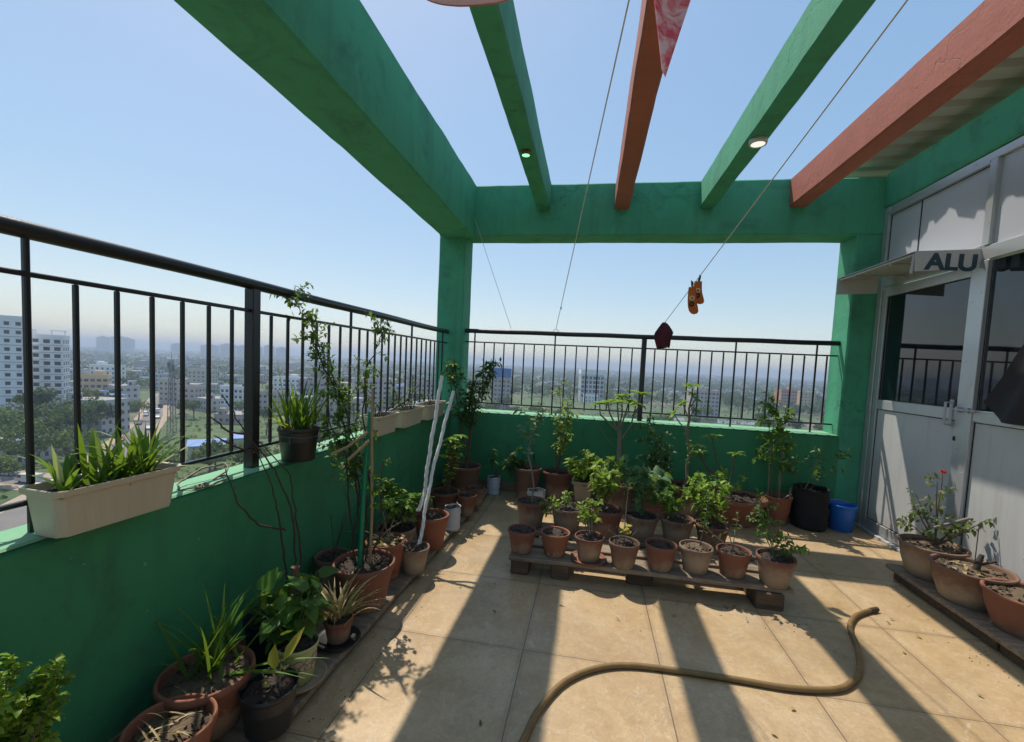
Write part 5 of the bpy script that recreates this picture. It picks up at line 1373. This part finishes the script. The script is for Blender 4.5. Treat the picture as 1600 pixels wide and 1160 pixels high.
def win_mesh(w, h):
    k = (round(w, 2), round(h, 2))
    if k not in win_cache:
        mb = MB(); mb.box(-w / 2, w / 2, -.06, .02, -h / 2, h / 2); mb.box(-w / 2 - .12, w / 2 + .12, -.35, .02, h / 2 + .05, h / 2 + .18, 1); win_cache[k] = mb.mesh('window', [W_WIN, W_GREY])
    return win_cache[k]
FOOT = []
def building(x, y, w, d, top, rz, wall, label, cols=5, side_cols=3, fh=3.0, ww=1.3, wh=1.25, extras=(), skip=0, rnd=None, name='apartment_building', bays=(), windows=True, top_wall=None):
    H = top - GZ; rnd = rnd or random.Random(int(x * 7 + y))
    root = empty(name, (x, y, GZ), label, 'building', rz=rz)
    FOOT.append((x - math.sin(rz) * d / 2, y + math.cos(rz) * d / 2, max(w, d) * .62))
    mb = MB(); mb.box(-w / 2, w / 2, 0, d, 0, H - .9); mb.build('wall', wall, root)
    mb = MB()
    for (a, b, c, e) in ((-w / 2 - .15, w / 2 + .15, -.15, .05), (-w / 2 - .15, w / 2 + .15, d - .05, d + .15), (-w / 2 - .15, -w / 2 + .05, .055, d - .055), (w / 2 - .05, w / 2 + .15, .055, d - .055)): mb.box(a, b, c, e, H - 1.1, H)
    mb.build('roof_parapet', wall, root)
    mb = MB(); mb.box(-w / 2 + .06, w / 2 - .06, .06, d - .06, H - .895, H - .8); mb.build('roof', W_ROOF, root)
    if windows:
        me = win_mesh(ww, wh); floors = int((H - 1.2) / fh)
        for f in range(skip, floors):
            z = H - 1.2 - (f - skip + .5) * fh
            if z < 1.5: break
            for c in range(cols):
                if c in bays: continue
                child_copy(me, 'window', root, (-w / 2 + w * (c + .5) / cols, 0, z))
            for c in range(side_cols):
                child_copy(me, 'window', root, (w / 2, d * (c + .5) / side_cols, z), (0, 0, PI / 2))
    mb = MB()
    for f in range(1, int((H - 1.2) / fh) + 1):
        z = H - 1.2 - (f - skip) * fh
        if z > 1 and f > skip: mb.box(-w / 2 - .1, w / 2 + .1, -.1, -.005, z - .12, z + .1); mb.box(w / 2 + .005, w / 2 + .1, 0, d, z - .12, z + .1)
    if mb.f: mb.build('floor_band', W_GREY, root)
    for (kind, a, b, c) in extras:
        mb = MB()
        if kind == 'tank':
            mb.lathe([(.001, 0), (c, 0), (c, 1.5), (c * .5, 1.9), (.001, 1.9)], 14, (a, b, H - .8)); mb.build('water_tank', M['black_plastic'], root)
        elif kind == 'hut':
            mb.box(a - c, a + c, b - c, b + c, H - .79, H + 1.9); mb.build('stair_hut', wall, root)
        elif kind == 'frame':
            for q in (-1, 1): mb.box(a + q * c - .15, a + q * c + .15, b - .15, b + .15, H - .79, H + 1.5)
            mb.box(a - c - .5, a + c + .5, b - .3, b + .3, H + 1.505, H + 1.85); mb.build('roof_frame', wall, root)
    for c in bays:
        xc = -w / 2 + w * (c + .5) / cols
        floors = int((H - 1.2) / fh)
        for f in range(skip, floors):
            z = H - 1.2 - (f - skip + .5) * fh
            if z < 1.5: break
            mb = MB(); bw_ = w / cols * .86
            mb.box(xc - bw_ / 2, xc + bw_ / 2, -1.1, -.005, z - 1.45, z - 1.3); mb.box(xc - bw_ / 2, xc + bw_ / 2, -1.1, -1.02, z - 1.295, z - .45)
            mb.build('balcony', wall, root)
            child_copy(win_mesh(1.5, 1.9), 'window', root, (xc, 0, z - .2))
    return root
RZ = math.radians(9.7)
building(-195, 112.1, 21, 16, 9.3, .945, W_WHITE, 'tallest white tower block at the left edge, full of small dark windows', cols=8, side_cols=3, fh=2.85, ww=1.2, wh=1.1)
building(-202.9, 134.6, 11.5, 12, 3.9, .80, W_WHITE, 'lower white tower block with a column of balconies, right of the tallest tower', cols=4, side_cols=3, fh=2.75, ww=1.7, wh=1.3, extras=(('frame', 4, 4, 1.8), ('hut', -4, 5, 1.6)), bays=(1,))
building(-249, 186.5, 12, 11, -14.6, .78, W_CREAM, 'ochre-yellow block of flats with dark brown windows, seen past the white towers', cols=5, side_cols=3, fh=3.1, ww=1.7, wh=1.4, extras=(('hut', 2, 5, 2),))
building(-325, 248, 14, 12, -12.6, RZ, W_WHITE, 'white house behind the ochre-yellow block', cols=4, extras=(('hut', -3, 5, 2),))
building(-242, 221.5, 11, 10, -17.4, RZ, W_BEIGE, 'beige three-storey house beside the lattice mast', cols=4, extras=(('tank', 2, 4, .9),))
building(-222, 214, 9, 10, -20, RZ + .1, W_PINK, 'small pinkish house behind the lattice mast', cols=3)
building(-181, 202, 14, 11, -17.3, RZ, W_WHITE, 'white house with rows of windows at the edge of the green field', cols=6, extras=(('tank', 3, 4, .9),))
building(-166, 208, 10, 10, -19.5, RZ + .08, W_PINK, 'pinkish house next to the white house by the field', cols=4)
building(-152, 232, 22, 14, -13.6, .55, W_MAUVE, 'long mauve-grey block behind the grassy black pot', cols=8, side_cols=4, ww=1.5, extras=(('hut', 4, 6, 2), ('tank', -5, 4, 1)))
building(-128, 250, 22, 14, -12.0, .6, W_PINK, 'pinkish-grey block in the middle of the left skyline gap behind the vine', cols=8, side_cols=4, ww=1.5, extras=(('hut', -4, 6, 2),))
building(-104, 270, 20, 14, -13.2, .5, W_MAUVE, 'mauve-grey block nearest the corner column', cols=7, side_cols=4, ww=1.5, extras=(('tank', 3, 5, 1),))
building(-300, 300, 16, 12, -15, .3, W_BEIGE, 'beige block far up the dusty street', cols=5)
building(-205, 275, 18, 12, -15.5, .2, W_WHITE, 'white block rising over the trees beyond the field', cols=6, extras=(('hut', 3, 5, 2),))
b = building(-61.5, 313.8, 12, 10, -9.5, RZ, W_MAUVE, 'grey building carrying a bright blue clad top, over the trees near the corner', cols=4, fh=3.2)
mb = MB(); mb.box(-6.4, 6.4, -.4, 10.4, GZ * -1 - 9.5 + .01, GZ * -1 - 2.8); mb.build('blue_top', W_BLUE, b)
b = building(3.3, 427.4, 21.7, 16, -6.2, RZ, W_METAL, 'large pale industrial building with a ribbed white crown, seen left of the thick railing post', cols=6, side_cols=3, fh=4.2, ww=2.6, wh=2.9, name='industrial_building')
mb = MB()
for i in range(18): mb.box(-11.2 + i * 1.26, -11.2 + i * 1.26 + .8, -.5, -.2, 25.82, 30.6)
mb.box(-11.2, 11.2, -.19, 16.3, 25.81, 30.4); mb.build('ribbed_crown', W_WHITE, b)
building(3, 412, 12, 8, -24.5, RZ, W_WHITE, 'low white annexe in front of the industrial building', cols=4)
building(34, 430, 16, 10, -24, .1, W_BEIGE, 'low beige shed right of the industrial building', cols=5, name='shed')
building(86, 349.5, 20, 12, -12.2, RZ, W_PINK, 'grey-pink block of flats at the edge of the far meadow', cols=7, side_cols=3, ww=1.5, extras=(('hut', -4, 5, 2), ('tank', 4, 5, 1)))
building(187, 458.7, 15, 12, -11.5, RZ, W_ORANGE, 'orange building over the trees at the far right', cols=6, extras=(('hut', 3, 5, 2),))
building(208, 470, 14, 12, -13, RZ, W_CREAM, 'cream building beside the orange one at the far right', cols=4)
for (x, y, w, d, h, lb) in ((-113, 116, 9, 6, 4.5, 'near blue-roofed shed at the edge of the green field'), (-114, 131, 6, 5, 4.2, 'small blue-roofed shed farther along the green field')):
    root = empty('shed', (x, y, GZ), lb, 'shed', rz=.75); FOOT.append((x, y, 8))
    mb = MB(); mb.box(-w / 2, w / 2, -d / 2, d / 2, 0, h); mb.build('wall', W_BEIGE, root)
    mb = MB(); mb.prism([(-d / 2 - .5, h + .02), (d / 2 + .5, h + .9), (d / 2 + .5, h + 1.0), (-d / 2 - .5, h + .12)], 'x', -w / 2 - .5, w / 2 + .5); mb.build('roof', simple('blue_roof', (.10, .22, .50), .5, var=.15, scale=.5), root)
# far skyline towers, pale in the haze
SKY = [(-1838, 1412, 46, 28, 9), (-1783, 1424, 52, 31, 20), (-1745, 1432, 30, 24, 14), (-1440, 1482, 60, 15, 20), (-1370, 1494, 50, 21, 20), (-1310, 1504, 44, 17, 20), (-1262, 1511, 36, 18, 20), (-1215, 1520, 30, 23, 20), (-1165, 1530, 44, 17, 20), (-1560, 1460, 40, 13, 20), (-1020, 1560, 60, 12, 20)]
far_m = facade('far_tower', (.5, .5, .52), sx=6, sz=4)
for k, (x, y, w, tp, d) in enumerate(SKY):
    mb = MB(); mb.box(-w / 2, w / 2, 0, d, 0, tp - GZ); mb.box(-w * .2, w * .15, 2, d - 2, tp - GZ + .01, tp - GZ + 4)
    mb.build('tower_block', far_m, label='pale far-off tower block standing on the hazy skyline', cat='building', group='tower blocks on the hazy skyline', loc=(x, y, GZ), rz=RZ)

# lattice mast
ms = MB(); hM = 28.5
for (sx, sy) in ((-1, -1), (1, -1), (1, 1), (-1, 1)): ms.tube([(sx * 1.1, sy * 1.1, 0), (sx * .45, sy * .45, hM)], .11, 5)
def mc(z, sx, sy): k = 1.1 - .65 * z / hM; return (sx * k, sy * k, z)
z = 0; fl_ = 1
while z < hM - 1.6:
    for (a, b) in (((-1, -1), (1, -1)), ((1, -1), (1, 1)), ((1, 1), (-1, 1)), ((-1, 1), (-1, -1))):
        ms.tube([mc(z, *(a if fl_ > 0 else b)), mc(z + 1.6, *(b if fl_ > 0 else a))], .055, 4); ms.tube([mc(z, *a), mc(z, *b)], .05, 4)
    z += 1.6; fl_ = -fl_
ms.tube([(0, 0, hM), (0, 0, hM + 3)], .06, 5); ms.box(-1.2, -.4, -.5, -.3, hM - 3, hM - 1); ms.box(.4, 1.2, -.5, -.3, hM - 4, hM - 2)
ms.build('lattice_mast', simple('mast_steel', (.10, .10, .11), .6), label='thin dark lattice mast rising above the houses on the left', cat='mast', loc=(-157.5, 145.5, GZ), rz=.3)

# small far-off houses scattered through the trees
rnd = random.Random(404)
HM = [facade('far_white', (.50, .49, .48)), facade('far_cream', (.46, .39, .30)), facade('far_pink', (.48, .36, .32)), facade('far_grey', (.40, .40, .41)), facade('far_tinroof', (.5, .46, .4), roofc=(.42, .44, .48)), facade('far_blueroof', (.5, .5, .5), roofc=(.10, .22, .45))]
HN = ['white', 'cream', 'pinkish', 'grey', 'tin-roofed', 'blue-roofed']
def road_dist(x, y):
    best = 1e9; p = Vector((x, y))
    for R__ in (ROAD, SIDE):
        for a, b in zip(R__, R__[1:]):
            a, b = Vector(a), Vector(b); t_ = max(0, min(1, (p - a).dot(b - a) / (b - a).length_squared)); best = min(best, (a + (b - a) * t_ - p).length)
    return best
def in_meadow(x, y, k=1.0):
    for (cx, cy, rx, ry, rz) in MEADOWS + [WATER]:
        dx, dy = x - cx, y - cy; u = (dx * math.cos(rz) + dy * math.sin(rz)) / (rx * k); v = (-dx * math.sin(rz) + dy * math.cos(rz)) / (ry * k)
        if u * u + v * v < 1: return True
    return False
def free(x, y, r): return all((x - a) ** 2 + (y - b) ** 2 > (r + c) ** 2 for a, b, c in FOOT)
unit = [None] * 6
for k in range(6):
    mb = MB(); mb.box(-.5, .5, -.5, .5, 0, 1); unit[k] = mb
cnt = 0; tries = 0
while cnt < 285 and tries < 9000:
    tries += 1
    az = math.radians(rnd.choice((rnd.uniform(-63, -18), rnd.uniform(-63, -18), rnd.uniform(-63, -18), rnd.uniform(-18, 30))))
    left = az < math.radians(-17)
    dd = 170 * (1300 / 170) ** (rnd.random() ** .9) if left else rnd.uniform(420, 1500)
    x, y = dd * math.sin(az), dd * math.cos(az)
    if road_dist(x, y) < 11 or in_meadow(x, y, 1.05) or not free(x, y, 9): continue
    w, d = rnd.uniform(8, 17), rnd.uniform(8, 14); h = rnd.choice((4.5, 7, 7, 10, 13)) if left else rnd.choice((4, 4.5, 7, 7.5))
    if dd > 700: w *= 1.5; h *= 1.15
    k = rnd.choice((0, 0, 0, 1, 1, 2, 3, 3, 4, 5))
    mb = MB(); mb.box(-w / 2, w / 2, -d / 2, d / 2, 0, h); mb.box(-w / 2 + 1, -w / 2 + 4, -d / 2 + 1, -d / 2 + 4, h + .01, h + 2.4)
    if rnd.random() < .6: mb.box(w / 2 - 3, w / 2 - 1.6, 0, 1.4, h + .01, h + 1.5)
    mb.build('small_house', HM[k], label='small %s house half buried in far trees of the hazy town' % HN[k], cat='house', group='far %s houses' % HN[k], loc=(x, y, GZ), rz=rnd.random() * 3)
    FOOT.append((x, y, max(w, d) * .6)); cnt += 1

# vehicles on the dusty street
def car_parts(kind):
    b, g, wq = MB(), MB(), MB()
    if kind == 'car':
        prof = [(-2.1, .35), (2.1, .35), (2.15, .75), (1.2, .95), (.55, 1.45), (-1.2, 1.48), (-1.9, .98), (-2.1, .9)]; wz = .32; hw = .82
        g.prism([(1.1, .97), (.55, 1.38), (-1.15, 1.41), (-1.75, .99)], 'y', -hw - .01, hw + .01)
    else:
        prof = [(-2.6, .4), (2.6, .4), (2.65, 1.1), (2.2, 1.3), (1.9, 2.1), (-2.6, 2.15)]; wz = .36; hw = .95
        g.prism([(2.1, 1.3), (1.85, 1.98), (.9, 2.0), (.9, 1.3)], 'y', -hw - .01, hw + .01)
    b.prism(prof, 'y', -hw, hw)
    return b, g, wz, hw
wm = MB(); wm.lathe([(.001, -.1), (.3, -.1), (.33, -.06), (.33, .06), (.3, .1), (.001, .1)], 14); WHEEL = wm.mesh('wheel', M['rubber'])
CARM = [simple('car_white', (.62, .62, .62), .35), simple('car_silver', (.4, .42, .44), .3, .4), simple('car_red', (.4, .04, .03), .35), simple('car_dark', (.05, .055, .07), .3)]
VEH = [(-207, 178, 0, 'van', 'white van driving away up the dusty street'), (-213, 189, 0, 'van', 'white van farthest up the dusty street'), (-196, 174, 1, 'car', 'silver car on the street behind the white vans'), (-186, 157, 3, 'car', 'dark car parked on the left verge of the street'),
       (-172, 149, 0, 'car', 'white car halfway along the street'), (-158, 127, 2, 'car', 'small red car nearest the bend of the street'), (-140, 112, 1, 'van', 'silver van near the side road'), (-150, 82.5, 3, 'car', 'dark car on the side road at the left edge'),
       (-139, 85, 1, 'car', 'silver car on the side road at the left edge'), (-128, 82, 0, 'van', 'white van on the side road near the junction'), (-222, 193, 1, 'car', 'small silver car at the far end of the dusty street'), (-230, 206, 3, 'van', 'dark van parked at the far end of the dusty street')]
for i, (x, y, k, kind, lb) in enumerate(VEH):
    a = math.atan2(42, -40) if x < -155 or y > 100 else .05
    root = empty('parked_car' if kind == 'car' else 'van', (x, y, GZ + .115), lb, kind, rz=a + (PI if i % 3 == 0 else 0))
    b, g, wz, hw = car_parts(kind)
    b.build('body', CARM[k], root); g.build('window', W_WIN, root)
    for sx in (-1.35, 1.35):
        for sy in (-1, 1): child_copy(WHEEL, 'wheel', root, (sx, sy * (hw - .08), .33), (PI / 2, 0, 0))

# trees: trunk with limbs, crown of many leaf clumps
TL = [leaf_mat('tree_a', (.018, .05, .012), (.06, .11, .025), .2, .6), leaf_mat('tree_b', (.03, .07, .018), (.10, .15, .035), .2, .6), leaf_mat('tree_c', (.014, .042, .014), (.045, .09, .025), .2, .6), leaf_mat('tree_d', (.05, .09, .02), (.15, .19, .05), .25, .6)]
def tree_meshes(seed, spread, tall, n, mat, palm=False):
    rnd = random.Random(seed); tr, cr = MB(), MB()
    H = 10 * tall
    trunk = grow(rnd, (0, 0, 0), (0, 0, 1), H * .5, 6, .06, .2); tr.tube(trunk, taper(.32, .2, 7), 7)
    if palm:
        top = grow(rnd, trunk[-1], (0, 0, 1), H * .4, 4, .04, .3); tr.tube(top, taper(.2, .16, 5), 7)
        for k in range(22):
            a = k * 2.4; blade(cr, top[-1], (math.cos(a), math.sin(a), rnd.uniform(-.1, 1.1)), rnd.uniform(2.6, 3.6), .75, 1.2, rnd, seg=6)
        return tr.mesh('trunk', M['bark']), cr.mesh('crown', mat)
    lobes = []
    for k in range(7):
        a = rnd.random() * 6.28; q = rnd.uniform(.25, 1)
        e = trunk[-1] + Vector((math.cos(a) * spread * q, math.sin(a) * spread * q, H * rnd.uniform(.08, .40)))
        mid = trunk[rnd.randint(3, 6)]; tr.tube([mid, mid.lerp(e, .5) + Vector((0, 0, .3)), e], [.14, .09, .04], 5); lobes.append((e, rnd.uniform(.45, .8) * spread * .75))
    lobes.append((trunk[-1] + Vector((0, 0, H * .25)), spread * .6))
    for k in range(n):
        c, r = rnd.choice(lobes)
        v = Vector((rnd.gauss(0, 1), rnd.gauss(0, 1), rnd.gauss(0, .75))).normalized() * r * rnd.uniform(.45, 1.05) ** .6
        p = c + v; s = rnd.uniform(.22, .5)
        u = (v.normalized() + Vector((rnd.gauss(0, .6), rnd.gauss(0, .6), rnd.gauss(0, .6)))).normalized(); q = u.orthogonal().normalized(); w = u.cross(q)
        cr.face([p + q * s, p + w * s * .7, p - q * s, p - w * s * .8])
    return tr.mesh('trunk', M['bark']), cr.mesh('crown', mat)
TV = [tree_meshes(1, 4.2, 1.0, 900, TL[0]), tree_meshes(2, 5.2, .95, 1000, TL[1]), tree_meshes(3, 3.4, 1.15, 850, TL[2]), tree_meshes(4, 4.8, .8, 900, TL[3]), tree_meshes(5, 3.8, 1.05, 900, TL[1]), tree_meshes(6, 1, 1.2, 0, TL[2], True)]
TN = ['rounded mid-green tree', 'broad spreading light green tree', 'dense dark green tree', 'low yellowish green tree', 'upright mid-green tree', 'palm with arching fronds']
def tree(x, y, v, s, where):
    root = empty('palm_tree' if v == 5 else 'tree', (x, y, GZ), '%s %s' % (TN[v], where), 'tree', '%s trees %s' % (TN[v].split()[0], where), rz=rnd.random() * 6)
    root.scale = (s, s, s * rnd.uniform(.9, 1.1))
    child_copy(TV[v][0], 'trunk', root); child_copy(TV[v][1], 'crown', root)
rnd = random.Random(88)
near = [(-150, 92, 1, 1.25), (-141, 99, 3, 1.1), (-168, 104, 1, 1.35), (-160, 112, 0, 1.4), (-178, 116, 2, 1.45), (-172, 124, 0, 1.5), (-163, 121, 2, 1.3), (-184, 131, 1, 1.4), (-176, 133, 0, 1.4), (-190, 142, 2, 1.4), (-181, 141, 0, 1.2),
        (-152, 103, 2, 1.1), (-138, 88, 0, .9), (-194, 152, 0, 1.1), (-203, 160, 2, 1.0), (-215, 172, 0, 1.0), (-226, 176, 2, 1.05), (-240, 180, 0, 1.0), (-218, 162, 2, 1.2), (-131, 78, 3, .9), (-160, 95, 3, 1.2), (-197, 166, 1, .9)]
for (x, y, v, s) in near: tree(x, y, v, s, 'below the white towers'); FOOT.append((x, y, 2.0))
cnt = 0; tries = 0
while cnt < 270 and tries < 8000:
    tries += 1
    az = math.radians(rnd.uniform(-64, 30)); left = az < math.radians(-17)
    dd = (105 if left else 240) * ((620 if left else 680) / (105 if left else 240)) ** rnd.random()
    x, y = dd * math.sin(az), dd * math.cos(az)
    if road_dist(x, y) < 10 or not free(x, y, 2.5): continue
    if in_meadow(x, y) and rnd.random() > .10: continue
    v = rnd.choice((0, 0, 1, 2, 2, 3, 4, 4, 5)); s = rnd.uniform(.65, 1.15)
    tree(x, y, v, s, 'among the houses on the left' if left else 'around the far meadow'); FOOT.append((x, y, 1.5)); cnt += 1
# bushes on the rough field: ground cover nobody could count
rnd = random.Random(12)
sc = MB()
for k in range(2300):
    az = math.radians(rnd.uniform(-64, 30)); dd = 95 * 6 ** rnd.random(); x, y = dd * math.sin(az), dd * math.cos(az)
    if road_dist(x, y) < 8: continue
    r = rnd.choice((rnd.uniform(.5, 1.4), rnd.uniform(1.2, 3.2)))
    for q in range(26):
        v = Vector((rnd.gauss(0, 1), rnd.gauss(0, 1), abs(rnd.gauss(0, .7)))).normalized() * r * rnd.uniform(.5, 1); p = Vector((x, y, GZ + .1)) + v; s = rnd.uniform(.2, .45)
        u = (v.normalized() + Vector((rnd.gauss(0, .5), rnd.gauss(0, .5), .3))).normalized(); o = u.orthogonal().normalized(); w = u.cross(o); sc.face([p + o * s, p + w * s * .7, p - o * s, p - w * s * .8])
sc.build('scrub', TL[3], label='rough green scrub spreading over the open ground below', cat='scrub', kind='stuff')
# the woods that run to the horizon
wd = [MB(), MB()]
for k in range(9500):
    az = math.radians(rnd.uniform(-68, 36)); u = rnd.random()
    dd = 430 * (4600 / 430) ** (u ** .85); x, y = dd * math.sin(az), dd * math.cos(az)
    if noise1(Vector((x * .006, y * .006, 3))) < (-.05 if az < -.3 else -.28): continue
    if dd < 900 and (road_dist(x, y) < 9 or in_meadow(x, y)): continue
    if dd < 1400 and not free(x, y, 3.0): continue
    r = rnd.uniform(3.5, 6) * (1 + dd / 1500); h = rnd.uniform(5, 11); mbw = wd[rnd.random() < .4]
    for q in range(13 if dd < 1500 else 8):
        v = Vector((rnd.gauss(0, 1), rnd.gauss(0, 1), rnd.gauss(.2, .8))).normalized(); p = Vector((x, y, GZ + h * .62)) + Vector((v.x * r, v.y * r, v.z * h * .42)) * rnd.uniform(.6, 1)
        s = rnd.uniform(.28, .6) * r * .7; n_ = (v + Vector((rnd.gauss(0, .5), rnd.gauss(0, .5), rnd.gauss(0, .5)))).normalized(); o = n_.orthogonal().normalized(); w = n_.cross(o)
        mbw.face([p + o * s, p + w * s * .7, p - o * s, p - w * s * .8])
wd[0].build('distant_woods', TL[2], label='dark woods covering the plain out to the horizon', cat='woods', kind='stuff')
wd[1].build('distant_woods', TL[0], label='lighter green woods mixed into the plain out to the horizon', cat='woods', kind='stuff')

# ------------------------------------------------------------------ haze: one closed box of even air
hz = MB(); hz.box(-5300, 5300, -5300, 5300, GZ - 1, 42)
HZ = bpy.data.materials.new('haze_air'); HZ.use_nodes = True
hn = HZ.node_tree; hn.nodes.remove(hn.nodes["Principled BSDF"])
pv = hn.nodes.new("ShaderNodeVolumePrincipled"); pv.inputs["Color"].default_value = (.56, .67, .84, 1); pv.inputs["Density"].default_value = .00052; pv.inputs["Anisotropy"].default_value = .25
hn.links.new(pv.outputs[0], hn.nodes["Material Output"].inputs["Volume"])
hz.build('haze', HZ, kind='stuff')
